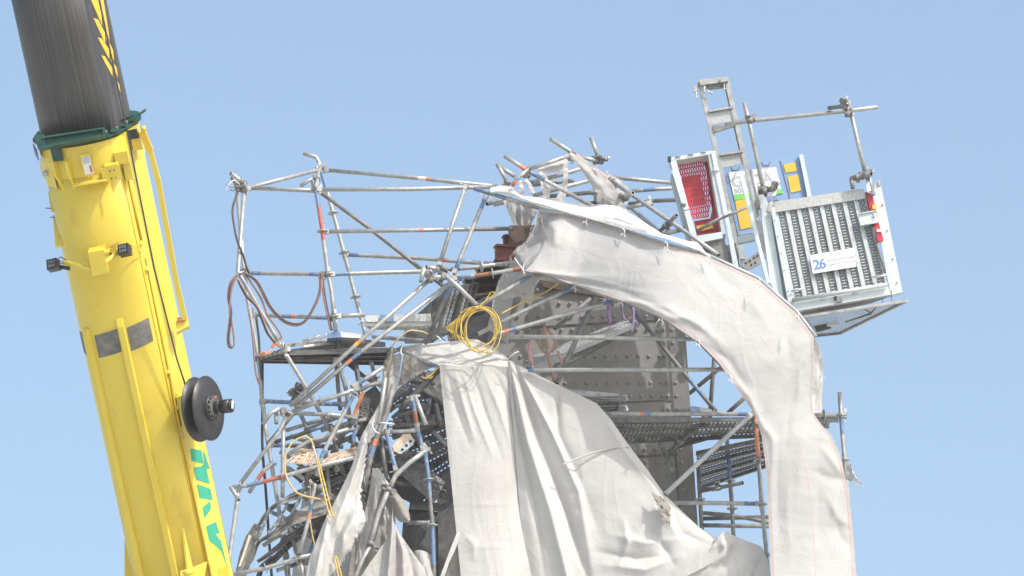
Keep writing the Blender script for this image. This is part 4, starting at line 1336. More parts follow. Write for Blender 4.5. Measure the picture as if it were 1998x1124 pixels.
T(M_, 'brace', [(700, 830, .0), (690, 850, .0), (690, 870, 0)], mat='galv_dull', bands=((.2, .8, BT),))

# more crushed tubes, boards and fittings filling the lower left
cr = random.Random(21)
for k in range(34):
    x = cr.uniform(565, 735); y = cr.uniform(815, 1110)
    if y > 1000: x = cr.uniform(540, 640)
    a = cr.choice((-1.15, -.6, -.35, .5, 1.1, 1.5)) + cr.uniform(-.25, .25); l = cr.uniform(22, 60); dd = cr.uniform(.15, .9)
    m_ = cr.choice(('galv', 'galv_dull', 'galv_dull', 'galv', 'dark_steel'))
    x2, y2 = x + l * math.cos(a), y + l * math.sin(a)
    bands = ((.1, .3, cr.choice(('blue_tape', 'blue_tape', 'rust', 'red_paint'))),) if cr.random() < .3 else ()
    T(M_, 'bent_tube', [(x - l * math.cos(a), y - l * math.sin(a), dd), (x, y + cr.uniform(-4, 4), dd), (x2, y2, dd + cr.uniform(-.2, .2))], mat=m_, bands=bands, clamp=(cr.random(),) if cr.random() < .5 else ())
for k in range(12):
    x = cr.uniform(775, 868); y = cr.uniform(745, 960); a = cr.choice((-.7, .2, 1.0, 1.5)) + cr.uniform(-.3, .3); l = cr.uniform(18, 36); dd = cr.uniform(.35, .7)
    T(M_, 'bent_tube', [(x - l * math.cos(a), y - l * math.sin(a), dd), (x, y + cr.uniform(-3, 3), dd), (x + l * math.cos(a), y + l * math.sin(a), dd + .1)], mat=cr.choice(('galv_dull', 'galv', 'dark_steel')), clamp=(cr.random(),) if cr.random() < .5 else ())
# plate seams, rust runs and small scars on the pylon
b = MB()
for (pts) in ([(965, 640), (1296, 622), (1296, 624), (964, 643)], [(930, 800), (1310, 779), (1310, 781.5), (930, 803)], [(900, 905), (1322, 884), (1322, 887), (899, 908)]):
    b.slab([(x, y, PD - .016) for x, y in pts], .01, 'dark_steel')
b.build('plate_seam', pyl)

T(M_, 'ledger', [(776, 681, .2), (815, 698, .1), (858, 717, -.05)], bands=((.78, 1, 'blue_tape'),))
T(M_, 'ledger', [(757, 702, .3), (765, 688, .28), (786, 677, .3)])
T(M_, 'standard', [(753, 704, .28), (750, 740, .2), (746, 775, .1)])
T(K, 'stub_tube', [(836, 549, -.32), (850, 540, -.34), (866, 541, -.3), (882, 545, -.25)], clamp=(.1, .6))

# ============================================================ sheeting
# one long sheet: arches over the top, then hangs down the right side
topA = [(1052, 411, .12), (1070, 415, -.10), (1095, 419, -.18), (1142, 427, -.10), (1216, 452, -.10), (1300, 479, -.10), (1382, 501, -.08), (1480, 546, -.06), (1556, 613, -.05), (1588, 657, -.05),
        (1588, 720, -.02), (1584, 770, 0), (1586, 805, 0), (1602, 828, .02), (1622, 850, .05), (1640, 890, .08), (1650, 935, .08), (1658, 975, .08), (1662, 1030, .08), (1666, 1075, .08), (1672, 1180, .08)]
botA = [(1018, 527, -.40), (1070, 538, -.38), (1120, 556, -.36), (1212, 586, -.32), (1290, 618, -.30), (1362, 667, -.28), (1400, 705, -.26), (1430, 745, -.24), (1450, 775, -.22), (1464, 795, -.21),
        (1476, 818, -.20), (1486, 850, -.20), (1493, 900, -.20), (1497, 960, -.20), (1500, 1020, -.20), (1503, 1080, -.20), (1506, 1180, -.20)]
fA = [([(1062, 408), (1040, 455), (1008, 500)], 18, -.30, 0), ([(1022, 528), (1120, 538), (1230, 540)], 8, .035, 1), ([(1024, 530), (1130, 552), (1280, 566)], 9, -.045, 1), ([(1024, 529), (1150, 545), (1330, 590)], 8, .035, 1),  # first fold turns the left end away, shaped to darken like a cast shadow
      ([(1030, 532), (1160, 562), (1310, 592)], 7, .05, 1), ([(1120, 556), (1220, 572), (1330, 620)], 9, -.045, 3), ([(1214, 586), (1300, 600), (1390, 650)], 8, .04, 3),
      ([(1150, 580), (1250, 590), (1350, 640)], 6, .04, 3), ([(1290, 618), (1350, 622), (1420, 680)], 7, .035, 3),
      ([(1142, 430), (1110, 460), (1075, 500)], 9, .035, 3), ([(1052, 415), (1050, 460), (1078, 480)], 14, -.05, 3), ([(1060, 420), (1085, 450), (1080, 482)], 10, .06, 3),
      ([(1100, 425), (1125, 445), (1110, 470)], 9, -.03, 3),
      ([(1216, 455), (1250, 485), (1300, 500)], 12, -.025, 3), ([(1382, 503), (1400, 540), (1450, 570)], 14, -.03, 3), ([(1340, 510), (1375, 530), (1420, 590)], 9, .02, 3), ([(1480, 548), (1470, 590), (1500, 640)], 14, .03, 3),
      ([(1556, 615), (1535, 660), (1545, 720)], 11, -.03, 3), ([(1585, 660), (1560, 720), (1555, 800)], 10, .035, 3), ([(1570, 700), (1540, 800), (1530, 900)], 12, -.03, 3),
      ([(1362, 668), (1420, 700), (1470, 780)], 8, -.03, 3), ([(1430, 740), (1460, 770), (1500, 860)], 8, .035, 3), ([(1480, 815), (1510, 860), (1505, 980)], 8, .04, 3),
      ([(1650, 935), (1625, 900), (1600, 870)], 8, .04, 3), ([(1655, 935), (1620, 935), (1580, 915)], 7, -.03, 3), ([(1648, 940), (1630, 970), (1625, 1030)], 8, .03, 3), ([(1663, 1030), (1635, 1010), (1610, 960)], 7, .03, 3), ([(1666, 1075), (1640, 1050), (1625, 1000)], 7, -.025, 3),
      ([(1520, 820), (1515, 930), (1520, 1060)], 9, -.025, 3), ([(1570, 830), (1562, 900), (1555, 1000)], 14, .03, 3), ([(1600, 850), (1596, 950), (1600, 1080)], 12, -.02, 3), ([(1540, 900), (1536, 1000), (1545, 1124)], 10, .02, 3)]
MATS['sheet_arch'] = MATS['sheet_right']
def arch_off(x, y):
    f = min(max((x - 1090) / 230.0, 0), 1); f = f * f * (3 - 2 * f)
    g = 1 - .55 * min(max((y - 640) / 400.0, 0), 1)
    return -.85 * f * g
topA = [(x, y, d + arch_off(x, y) * .8) for x, y, d in topA]
botA = [(x, y, d + arch_off(x, y) * .9) for x, y, d in botA]
cloth('scaffold_sheet', topA, botA, 'sheet_arch', 'long white sheet arching over the scaffold and down its right side, thin red line', nu=230, nv=46, folds=fA, bulge=.05, wr=.007, wrs=(60, 30), seed=1, smooth=False)

# torn left end of the arch sheet
cloth('torn_sheet', [(1054, 412, -.20), (1046, 435, -.12), (1026, 470, -.08), (1003, 488, -.05), (1006, 500, 0), (992, 520, .05), (975, 545, .1), (964, 575, .15), (958, 610, .2), (950, 640, .25)],
      [(1056, 430, -.22), (1064, 452, -.26), (1060, 480, -.30), (1042, 505, -.36), (1022, 528, -.38), (1018, 540, -.2), (1008, 565, -.1), (1000, 590, 0), (994, 625, .1), (992, 672, .15)],
      'sheet_grey', 'ragged greyish torn end of the arching sheet curling down beside the girders', nu=60, nv=18, bulge=-.10, wr=.03, wrs=(22, 14), ragged=(7, 3, 0, 0), seed=2)  # shade of this end is put into its grey colour
cloth('sheet_scrap', [(1018, 529, -.32), (1035, 530, -.25), (1056, 529, -.15)], [(978, 584, .0), (1005, 580, -.05), (1038, 567, -.1)], 'sheet_grey',
      'small pale scrap of sheet hanging below the tied corner of the arching sheet', nu=24, nv=18, wr=.03, wrs=(20, 12), seed=3)
# white bolt of sheet rolled over the top edge
RT = [(957, 366, -.02), (975, 361, -.02), (998, 363, -.02), (1016, 380, -.02), (1080, 390, .0), (1150, 401, .0), (1182, 399, .0), (1208, 403, .02), (1232, 418, .04), (1264, 438, .05), (1292, 456, .05), (1318, 463, .05), (1345, 471, .05), (1360, 472, .05), (1383, 500, .05)]
RB_ = [(956, 378, -.12), (978, 377, -.14), (1005, 383, -.16), (1050, 402, -.18), (1088, 410, -.20), (1128, 423, -.20), (1168, 432, -.20), (1216, 446, -.18), (1260, 456, -.16), (1300, 466, -.16), (1325, 474, -.15), (1345, 482, -.12), (1365, 490, -.10), (1385, 503, -.08), (1392, 506, -.08)]
RT = [(x, y, d + arch_off(x, y) * .75) for x, y, d in RT]; RB_ = [(x, y, d + arch_off(x, y) * .8) for x, y, d in RB_]
cloth('rolled_sheet', RT, RB_,
      'sheet_roll', 'bright white bundle of sheet rolled over the top tube of the scaffold', nu=120, nv=24, bulge=.07, wr=.015, wrs=(40, 10), seed=4, smooth=False,
      folds=[([(1080, 400), (1180, 418), (1260, 450)], 5, -.03, 3), ([(1150, 410), (1230, 435), (1300, 462)], 4, .03, 3), ([(1000, 378), (1100, 412), (1200, 440)], 4, .02, 3)])
# right ragged flap behind the hanging sheet
cloth('torn_sheet', [(1588, 655, -.5), (1596, 672, -.3), (1604, 700, .16), (1606, 740, .2), (1604, 775, .22), (1604, 806, .25)], [(1572, 668, -.5), (1576, 700, -.3), (1578, 730, -.1), (1580, 760, .12), (1580, 785, .15), (1578, 806, .15)],
      'sheet_white', 'narrow frayed cream flap behind the outer edge of the arching sheet', nu=40, nv=12, wr=.03, wrs=(10, 30), ragged=(9, 0, 0, 0), seed=5)
cloth('sheet_scrap', [(1650, 902, .3), (1660, 905, .25), (1664, 925, .2)], [(1652, 938, .3), (1668, 940, .25), (1684, 948, .2)], 'sheet_white',
      'tiny white scrap of sheet fluttering at the right edge upright', nu=14, nv=12, wr=.04, wrs=(12, 12), ragged=(3, 5, 0, 4), seed=6)

# crown scraps
def ribbon(name, path, widths, mat, label, seed=0, nu=30, nv=8, wr=.02, **kw):
    V = crm(path, nu); tp = []; bt = []
    for k, v in enumerate(V):
        a = V[max(k - 1, 0)]; c = V[min(k + 1, nu - 1)]
        dx, dy = c.x - a.x, c.y - a.y
        L_ = math.hypot(dx, dy) or 1
        t = k / (nu - 1) * (len(widths) - 1); i_ = min(int(t), len(widths) - 2)
        w_ = widths[i_] + (widths[i_ + 1] - widths[i_]) * (t - i_)
        tp.append((v.x - dy / L_ * w_ / 2, v.y + dx / L_ * w_ / 2, v.z)); bt.append((v.x + dy / L_ * w_ / 2, v.y - dx / L_ * w_ / 2, v.z))
    return cloth(name, tp, bt, mat, label, nu=nu, nv=nv, wr=wr, wrs=(14, 14), seed=seed, **kw)
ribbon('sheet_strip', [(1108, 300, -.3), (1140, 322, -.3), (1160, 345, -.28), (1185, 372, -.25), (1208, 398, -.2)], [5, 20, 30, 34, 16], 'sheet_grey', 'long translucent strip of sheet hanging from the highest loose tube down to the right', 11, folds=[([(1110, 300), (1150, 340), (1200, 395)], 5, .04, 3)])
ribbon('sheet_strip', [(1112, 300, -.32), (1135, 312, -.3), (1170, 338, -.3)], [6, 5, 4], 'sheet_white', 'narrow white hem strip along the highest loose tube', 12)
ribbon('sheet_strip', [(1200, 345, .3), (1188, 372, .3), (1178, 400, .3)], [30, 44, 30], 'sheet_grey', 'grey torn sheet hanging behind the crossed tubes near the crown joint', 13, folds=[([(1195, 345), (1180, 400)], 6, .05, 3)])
ribbon('sheet_strip', [(1200, 352, .2), (1214, 372, .2), (1222, 396, .2)], [10, 26, 8], 'sheet_white', 'small white tatter right of the crown joint', 14)
ribbon('sheet_strip', [(1205, 400, -.25), (1214, 408, -.22), (1226, 424, -.2)], [20, 14, 5], 'sheet_white', 'white tongue of sheet where the long strip meets the rolled bundle', 15)
ribbon('sheet_strip', [(1104, 310, .1), (1104, 340, .1), (1100, 370, .1), (1092, 392, .1)], [10, 9, 11, 18], 'sheet_white', 'narrow white strip hanging straight down from the ridge tube', 16)
ribbon('sheet_strip', [(1050, 330, .3), (1080, 325, .3), (1104, 320, .3)], [18, 26, 24], 'sheet_white', 'white crumpled sheet wrapped along under the ridge tube', 17, folds=[([(1050, 330), (1104, 318)], 4, .05, 0)])
ribbon('sheet_strip', [(1054, 334, .15), (1062, 352, .15), (1066, 372, .15), (1066, 388, .15)], [6, 16, 18, 12], 'sheet_white', 'middle white tatter dangling under the ridge tube', 18)
ribbon('sheet_strip', [(1014, 352, .15), (1016, 364, .15), (1020, 380, .15)], [8, 10, 8], 'sheet_white', 'leftmost white tatter dangling by the orange banded tube', 19)
ribbon('sheet_strip', [(1024, 352, .2), (1034, 364, .2), (1044, 382, .2)], [10, 11, 6], 'sheet_white', 'white twisted tatter second from the left under the ridge tube', 20)
ribbon('sheet_strip', [(985, 392, .1), (995, 412, .1), (1004, 440, .1)], [6, 8, 4], 'sheet_white', 'thin slanting white strip over the girder top', 21)
cloth('torn_sheet', [(994, 392, .3), (1020, 396, .3), (1050, 412, .2)], [(1004, 438, .3), (1024, 440, .3), (1036, 438, .2)], 'sheet_grey', 'small translucent grey sheet hanging above the girder stack', nu=24, nv=18, wr=.04, wrs=(9, 30), pleat=(.03, 3, 0), seed=22)

# ---- lower left: flat lit sheet folded over the tube, then hanging
topB = [(780, 678, .35), (810, 672, .3), (860, 668, .28), (928, 661, .25), (962, 676, .15), (992, 700, .0)]
botB = [(858, 714, -.12), (870, 714, -.14), (895, 716, -.15), (930, 716, -.16), (965, 717, -.16), (998, 718, -.14)]
cloth('draped_sheet_top', topB, botB, 'sheet_white', 'sunlit upper fold of white sheet draped over a tube in the middle', nu=70, nv=24, wr=.015, wrs=(50, 14), seed=7, smooth=False,
      folds=[([(845, 668), (900, 690), (930, 714)], 5, .03, 3), ([(925, 662), (955, 685), (985, 712)], 5, .04, 3), ([(930, 662), (975, 690), (1000, 715)], 3, -.03, 3), ([(900, 664), (930, 690), (960, 715)], 5, -.02, 3)])
topC = [(857, 711, -.13), (870, 712, -.15), (895, 714, -.16), (930, 714, -.17), (965, 715, -.17), (999, 716, -.14)]
botC = [(905, 1180, -.12), (930, 1180, -.14), (960, 1180, -.16), (990, 1180, -.15), (1015, 1180, -.10), (1050, 1180, -.02)]
cC = cloth('hanging_sheet', topC, botC, 'sheet_hang', 'smooth white sheet hanging straight down left of the pleated middle sheet', nu=70, nv=110, wr=.008, wrs=(60, 90), bulge=-.02, seed=8, smooth=False,
      folds=[([(868, 715), (890, 800), (920, 880)], 5, -.018, 3), ([(900, 717), (925, 800), (965, 900)], 5, .024, 3), ([(920, 717), (945, 800), (985, 910)], 5, -.022, 3), ([(940, 717), (975, 800), (1000, 880)], 5, .022, 3), ([(960, 717), (990, 780), (1010, 850)], 6, -.03, 3),
             ([(885, 716), (905, 790), (930, 870)], 6, .03, 3), ([(1000, 730), (1012, 850), (1030, 1100)], 9, -.05, 2), ([(905, 1045), (925, 1060), (925, 1100)], 10, .03, 3), ([(900, 985), (1000, 984)], 3, .010, 3), ([(905, 1068), (1010, 1066)], 3, .010, 3)])
# ---- pleated middle sheet running out to the right
topD = [(990, 700, -.10), (1010, 712, -.16), (1040, 727, -.16), (1086, 750, -.16), (1125, 768, -.18), (1164, 787, -.20), (1192, 818, -.20), (1222, 862, -.18), (1262, 915, -.16), (1297, 965, -.14), (1330, 997, -.12), (1362, 1027, -.12), (1400, 1052, -.14), (1418, 1060, -.16)]
botD = [(1030, 1180, .02), (1060, 1180, -.05), (1100, 1180, -.05), (1150, 1180, -.1), (1200, 1180, -.12), (1240, 1180, -.15), (1260, 1170, -.18), (1280, 1150, -.2), (1310, 1135, -.2), (1340, 1124, -.22), (1365, 1112, -.22), (1390, 1098, -.22), (1410, 1085, -.2), (1420, 1070, -.17)]
cloth('pleated_sheet', topD, botD, 'sheet_hang', 'large white sheet hanging in deep pleats in the middle, slanting torn edge on its right', nu=150, nv=120, wr=.009, wrs=(55, 45), bulge=.05, seed=9, smooth=False,
      folds=[([(994, 705), (1030, 860), (1075, 1000), (1120, 1180)], 12, .10, 0), ([(1004, 712), (1052, 860), (1105, 1000), (1165, 1180)], 9, -.09, 2), ([(1010, 715), (1080, 850), (1130, 960), (1160, 1150)], 10, .10, 1),
             ([(992, 702), (1015, 850), (1045, 1000), (1070, 1180)], 8, -.09, 1), ([(1086, 750), (1090, 850), (1140, 960), (1175, 1060)], 13, -.06, 1),
             ([(1164, 788), (1220, 880), (1290, 970)], 10, .05, 3), ([(1255, 1010), (1290, 1060), (1320, 1110)], 9, -.05, 3), ([(1180, 1040), (1260, 1060), (1330, 1050)], 10, .04, 3), ([(1150, 1075), (1240, 1090), (1300, 1085)], 8, -.035, 3),
             ([(1160, 1100), (1260, 1112), (1340, 1080)], 9, .04, 3), ([(1270, 985), (1300, 1010), (1330, 1060)], 9, .05, 3), ([(1300, 970), (1330, 1040), (1400, 1070)], 10, -.04, 3), ([(1215, 1000), (1225, 1060), (1205, 1110)], 8, .04, 3)])
# sewn seam strip on the pleated sheet
sm = cable('seam_tape', [[(1098, 906, -.33), (1130, 893, -.27), (1170, 880, -.24), (1205, 873, -.23), (1228, 872, -.22)]], .010, ['sheet_white'], 'white sewn tape across the pleated middle sheet', 'tape')
cloth('bunched_sheet', [(1396, 1052, -.22), (1408, 1040, -.24), (1416, 1036, -.24), (1430, 1044, -.2), (1458, 1056, -.15), (1484, 1066, -.1), (1492, 1080, -.08), (1500, 1100, -.06), (1504, 1124, -.05), (1506, 1160, -.05)],
      [(1390, 1056, -.10), (1380, 1080, -.10), (1350, 1105, -.10), (1320, 1130, -.10), (1300, 1160, -.10), (1310, 1190, -.10), (1340, 1200, -.10), (1380, 1200, -.1), (1420, 1200, -.1), (1480, 1200, -.1)],
      'sheet_hang', 'bunched white sheet low on the right beside the hanging sheet', nu=70, nv=34, bulge=.07, wr=.04, wrs=(26, 20), seed=10,
      folds=[([(1405, 1042), (1415, 1075), (1390, 1110)], 7, .06, 3), ([(1440, 1050), (1420, 1090), (1390, 1130)], 6, -.05, 3), ([(1470, 1062), (1450, 1100), (1440, 1150)], 7, .05, 3), ([(1488, 1075), (1470, 1120), (1460, 1160)], 5, -.05, 3)])
cloth('sheet_scrap', [(1270, 958, -.30), (1282, 966, -.32), (1300, 975, -.30), (1308, 990, -.28)], [(1272, 964, -.33), (1284, 990, -.36), (1290, 1012, -.38), (1308, 1026, -.32)], 'sheet_dirty_shade',
      'soiled torn flap on the slanting edge of the pleated sheet', nu=30, nv=20, wr=.06, wrs=(10, 10), ragged=(3, 4, 2, 3), seed=23)

# ---- left side torn sheets
cloth('shaded_sheet', [(788, 690, .1), (812, 696, .08), (838, 705, .05), (857, 714, .0)], [(776, 755, .15), (800, 742, .1), (822, 728, .05), (838, 719, .0)], 'sheet_dirty_shade', 'shaded triangular sheet under the upper fold left of the draped sheet', nu=30, nv=20, wr=.02, wrs=(14, 40), seed=24)
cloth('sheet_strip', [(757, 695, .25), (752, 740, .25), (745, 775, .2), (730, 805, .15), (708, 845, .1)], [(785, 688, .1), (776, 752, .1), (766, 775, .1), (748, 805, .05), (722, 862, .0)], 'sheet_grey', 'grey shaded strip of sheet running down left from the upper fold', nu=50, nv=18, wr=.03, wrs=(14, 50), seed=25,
      folds=[([(765, 695), (755, 770), (720, 845)], 5, .05, 3)])
cloth('torn_sheet', [(735, 800, -.05), (706, 850, -.15), (684, 915, -.2), (655, 975, -.25), (636, 1010, -.28), (618, 1055, -.3), (602, 1100, -.3), (590, 1180, -.3)],
      [(728, 842, -.05), (716, 875, -.12), (712, 908, -.15), (704, 960, -.2), (706, 985, -.3), (712, 1015, -.38), (690, 1060, -.36), (662, 1105, -.3)],
      'sheet_white', 'long torn white sheet swept down to the lower left with a ragged right edge', nu=90, nv=40, bulge=.06, wr=.035, wrs=(18, 50), ragged=(0, 6, 0, 0), seed=26, smooth=True,
      folds=[([(728, 820), (690, 930), (640, 1060)], 7, .07, 3), ([(722, 860), (700, 950), (660, 1040)], 6, -.06, 3), ([(708, 985), (672, 1040), (664, 1100)], 8, .08, 3), ([(690, 990), (655, 1050), (650, 1110)], 6, -.07, 3), ([(640, 1010), (615, 1124)], 6, .06, 0)])
cloth('sheet_strip', [(664, 1095, -.28), (650, 1060, -.26), (640, 1030, -.24)], [(640, 1190, -.25), (620, 1190, -.25), (600, 1190, -.25)], 'sheet_grey', 'grey lower flap below the long torn sheet', nu=24, nv=24, wr=.04, wrs=(12, 60), seed=27)
cloth('sheet_strip', [(727, 912, .0), (722, 950, .0), (714, 990, .05), (704, 1030, .05), (700, 1065, .1), (694, 1100, .1)], [(742, 918, -.05), (744, 950, -.05), (736, 985, 0), (728, 1020, .05), (716, 1060, .08), (706, 1100, .1)], 'sheet_grey', 'upright grey strip of sheet beside the bent galvanised tube', nu=40, nv=14, wr=.035, wrs=(9, 60), seed=28,
      folds=[([(736, 915), (730, 980), (708, 1070)], 4, .05, 3)])
cloth('torn_sheet', [(734, 912, -.1), (742, 918, -.14), (752, 934, -.12), (760, 945, -.1)], [(728, 935, -.02), (736, 955, -.04), (746, 945, -.1), (758, 950, -.1)], 'sheet_white', 'small pale cap of sheet wrapped over the top of the bent tube', nu=24, nv=14, wr=.02, wrs=(10, 10), seed=29)
cloth('sheet_tongue', [(758, 952, -.15), (775, 962, -.18), (790, 982, -.2), (798, 1000, -.2), (801, 1014, -.2)], [(762, 975, -.1), (768, 992, -.12), (772, 1008, -.14), (780, 1018, -.16), (794, 1020, -.18)], 'sheet_dirty_shade', 'dirty rounded tongue of sheet hanging right of the bent tube', nu=34, nv=18, bulge=.08, wr=.02, wrs=(12, 20), seed=30)
cloth('tent_sheet', [(766, 985, -.2), (768, 1015, -.25), (780, 1040, -.25), (800, 1070, -.22), (818, 1095, -.2), (832, 1120, -.2), (838, 1180, -.2)],
      [(765, 1015, -.2), (758, 1045, -.25), (742, 1070, -.3), (722, 1098, -.35), (702, 1128, -.38), (685, 1155, -.4), (680, 1190, -.4)],
      'sheet_grey', 'grey tent-shaped sheet pulled to a point in the lower middle left', nu=60, nv=50, bulge=.05, wr=.03, wrs=(14, 50), seed=31,
      folds=[([(767, 1010), (762, 1070), (752, 1180)], 6, .09, 2), ([(768, 1010), (775, 1070), (772, 1180)], 5, -.08, 2), ([(768, 1015), (788, 1080), (790, 1180)], 6, .08, 2), ([(766, 1015), (745, 1080), (730, 1180)], 6, -.07, 2), ([(768, 1018), (800, 1090), (815, 1180)], 6, -.06, 2)])
cloth('torn_sheet', [(741, 1022, .1), (748, 1035, .1), (757, 1040, .05)], [(720, 1100, .1), (738, 1088, .1), (752, 1075, .05)], 'sheet_dirty_shade', 'dim shaded scrap of sheet behind the point of the tent-shaped sheet', nu=24, nv=24, wr=.04, wrs=(9, 40), seed=32)
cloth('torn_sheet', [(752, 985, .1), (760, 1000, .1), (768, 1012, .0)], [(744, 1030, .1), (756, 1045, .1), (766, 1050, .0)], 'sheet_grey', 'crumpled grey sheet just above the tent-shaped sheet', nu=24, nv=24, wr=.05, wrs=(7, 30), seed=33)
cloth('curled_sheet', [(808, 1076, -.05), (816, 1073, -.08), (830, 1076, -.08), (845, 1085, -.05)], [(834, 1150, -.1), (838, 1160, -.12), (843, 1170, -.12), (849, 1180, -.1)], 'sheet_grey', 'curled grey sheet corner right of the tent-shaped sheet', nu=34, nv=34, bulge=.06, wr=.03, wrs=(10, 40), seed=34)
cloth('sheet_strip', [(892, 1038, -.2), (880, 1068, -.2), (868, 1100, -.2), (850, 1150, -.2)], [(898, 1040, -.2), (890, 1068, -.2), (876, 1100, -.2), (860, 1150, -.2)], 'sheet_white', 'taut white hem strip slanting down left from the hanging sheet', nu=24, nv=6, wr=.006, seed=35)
cloth('shaded_sheet', [(896, 1045, .0), (900, 1060, .0), (902, 1080, .0), (904, 1150, .0)], [(888, 1070, .0), (880, 1095, .0), (870, 1124, .0), (860, 1170, .0)], 'sheet_dirty_shade', 'brownish shaded sheet between the taut hem strip and the hanging sheet', nu=24, nv=12, wr=.02, seed=36)
cloth('background_sheet', [(592, 955, 1.2), (620, 960, 1.2), (650, 980, 1.2), (690, 1000, 1.2)], [(562, 1180, 1.2), (600, 1180, 1.2), (640, 1180, 1.2), (690, 1180, 1.2)], 'sheet_grey', 'pale mauve-grey sheet far back behind the crushed tubes at lower left', nu=40, nv=40, wr=.04, wrs=(20, 70), pleat=(.05, 2.5, 0), ragged=(4, 0, 5, 0), seed=37)
for k, (x, y, s_) in enumerate(((594, 1112, 8), (601, 1118, 6))):
    pass

# ============================================================ goods hoist cage
HD = -.25
HO = thing('hoist_cage', P(1640, 640, 0.3), 'tilted goods hoist cage with perforated galvanised gate, blue side panel and mesh underneath', 'hoist')
# gate plane, bilinear
g00 = P(1512, 413, HD); g10 = P(1690, 386, HD); g01 = P(1547, 588, HD); g11 = P(1731, 556, HD)
GN = (g10 - g00).cross(g01 - g00).normalized()
if GN.y > 0: GN = -GN
def G(u, v, h=0.0):
    return (g00.lerp(g10, u)).lerp(g01.lerp(g11, u), v) + GN * h
def gbox(b, u0, u1, v0, v1, h0, h1, mat, uv=False):
    f = [G(u0, v0, h1), G(u1, v0, h1), G(u1, v1, h1), G(u0, v1, h1)]
    k = [G(u0, v0, h0), G(u1, v0, h0), G(u1, v1, h0), G(u0, v1, h0)]
    W_ = (f[1] - f[0]).length; H_ = (f[3] - f[0]).length
    b.hexa(f, k, mat, [(0, 0), (W_, 0), (W_, H_), (0, H_)] if uv else None)
gate = MB()
gbox(gate, 0, 1, 0, 1, -.035, -.033, 'gate_perf', True)
pan = gate.build('gate_panel', HO)
lv = MB()
for k in range(8):
    u0 = (k + 0.0) / 8
    for j in range(30):
        v = 0.02 + j * 0.0322
        if k == 7 and 0.10 < v < .30: continue
        a = u0 + 0.045; c = u0 + 0.082
        f = [G(a, v, -.030), G(c, v, -.030), G(c, v + .014, -.008), G(a, v + .014, -.008)]
        lv.hexa(f, [p - GN * .003 for p in f], 'hoist_white')  # white colour stands for sunlight caught on the dimples
        a = c; c = u0 + 0.098
        if j % 2:
            f = [G(a, v, -.030), G(c, v, -.030), G(c, v + .010, -.012), G(a, v + .010, -.012)]
            lv.hexa(f, [p - GN * .003 for p in f], 'zinc_spangle')
lvo = lv.build('louvres', HO); lvo['kind'] = 'stuff'
rb = MB()
for k in range(9):
    u0 = k / 8 - 0.014
    gbox(rb, max(u0, 0), min(u0 + .020, 1), 0, 1, -.035, .0, 'galv_bright')
    if k < 8: gbox(rb, u0 + .0205, u0 + .046, 0, 1, -.035, -.012, 'hoist_grey')
rb.build('gate_ribs', HO)
b = MB(); b.slab([(1509, 394, HD - .02), (1684, 368, HD - .02), (1690, 387, HD - .02), (1513, 414, HD - .02)], .04, 'zinc_spangle'); b.build('gate_top_plate', HO)
b = MB(); b.tube([P(1546, 586, HD - .05), P(1732, 555, HD - .05)], .024, 'galv_bright', 12); b.build('gate_bottom_tube', HO)
b = MB(); b.tube([P(1544, 568, HD - .05), P(1570, 563, HD - .05)], .012, 'galv_bright', 8); b.tube([P(1703, 541, HD - .05), P(1731, 537, HD - .05)], .012, 'galv_bright', 8); b.build('gate_bolts', HO)
b = MB()
b.slab([(1549, 590, HD), (1733, 559, HD), (1738, 572, HD), (1552, 604, HD)], .05, 'hoist_white')
b.slab([(1552, 604, HD - .01), (1738, 572, HD - .01), (1739, 575, HD - .01), (1553, 607, HD - .01)], .08, 'hoist_grey')
b.box(P(1630, 582, HD - .02), .03, .03, .04, 'black'); b.box(P(1638, 586, HD - .04), .06, .03, .035, 'galv_dull')
b.box(P(1606, 583, HD - .03), .07, .03, .02, 'galv_bright'); b.box(P(1668, 571, HD - .03), .07, .03, .02, 'galv_bright')
b.build('floor_beam', HO)
# right corner pillar
b = MB()
b.slab([(1709, 354, HD + .02), (1717, 352, HD + .02), (1761, 570, HD + .02), (1739, 575, HD + .02), (1731, 540, HD + .02), (1703, 380, HD + .02)], .07, 'hoist_white')
b.slab([(1712, 352, HD + .0), (1718, 352, HD), (1719, 360, HD), (1713, 362, HD)], .03, 'galv')
for (x, y) in ((1731, 450), (1742, 505), (1750, 552), (1722, 400)):
    b.cyl(P(x, y, HD), P(x, y, HD + .02), .008, 'dark_steel', 8)
b.build('corner_pillar', HO)
# left pillar : wide folded plate + front post + slim posts
b = MB(); b.slab([(1480, 378, HD + .05), (1497, 376, HD + .05), (1530, 588, HD + .05), (1530, 604, HD + .05), (1503, 552, HD + .05)], .10, 'hoist_white'); b.build('side_pillar', HO)
b = MB(); b.slab([(1497, 376, HD + .12), (1507, 374, HD + .10), (1545, 600, HD + .10), (1531, 590, HD + .12)], .04, 'hoist_grey'); b.build('side_channel', HO)
b = MB()
b.slab([(1504, 405, HD - .02), (1511, 404, HD - .02), (1552, 604, HD - .02), (1541, 606, HD - .02)], .06, 'hoist_white')
for (x, y) in ((1512, 430), (1518, 462), (1524, 494), (1530, 528), (1538, 568)):
    b.cyl(P(x, y, HD - .03), P(x, y, HD), .007, 'dark_steel', 8)
b.build('corner_pillar', HO)
b = MB(); b.slab([(1444, 345, HD + .0), (1451, 343, HD), (1503, 551, HD), (1496, 553, HD)], .06, 'hoist_white'); b.build('slim_post', HO)
b = MB(); b.slab([(1462, 362, HD + .12), (1468, 361, HD + .12), (1482, 420, HD + .12), (1476, 424, HD + .12)], .04, 'hoist_grey')
b.slab([(1478, 402, HD + .0), (1482, 400, HD), (1482, 408, HD), (1478, 410, HD)], .03, 'rust'); b.build('door_latch', HO)
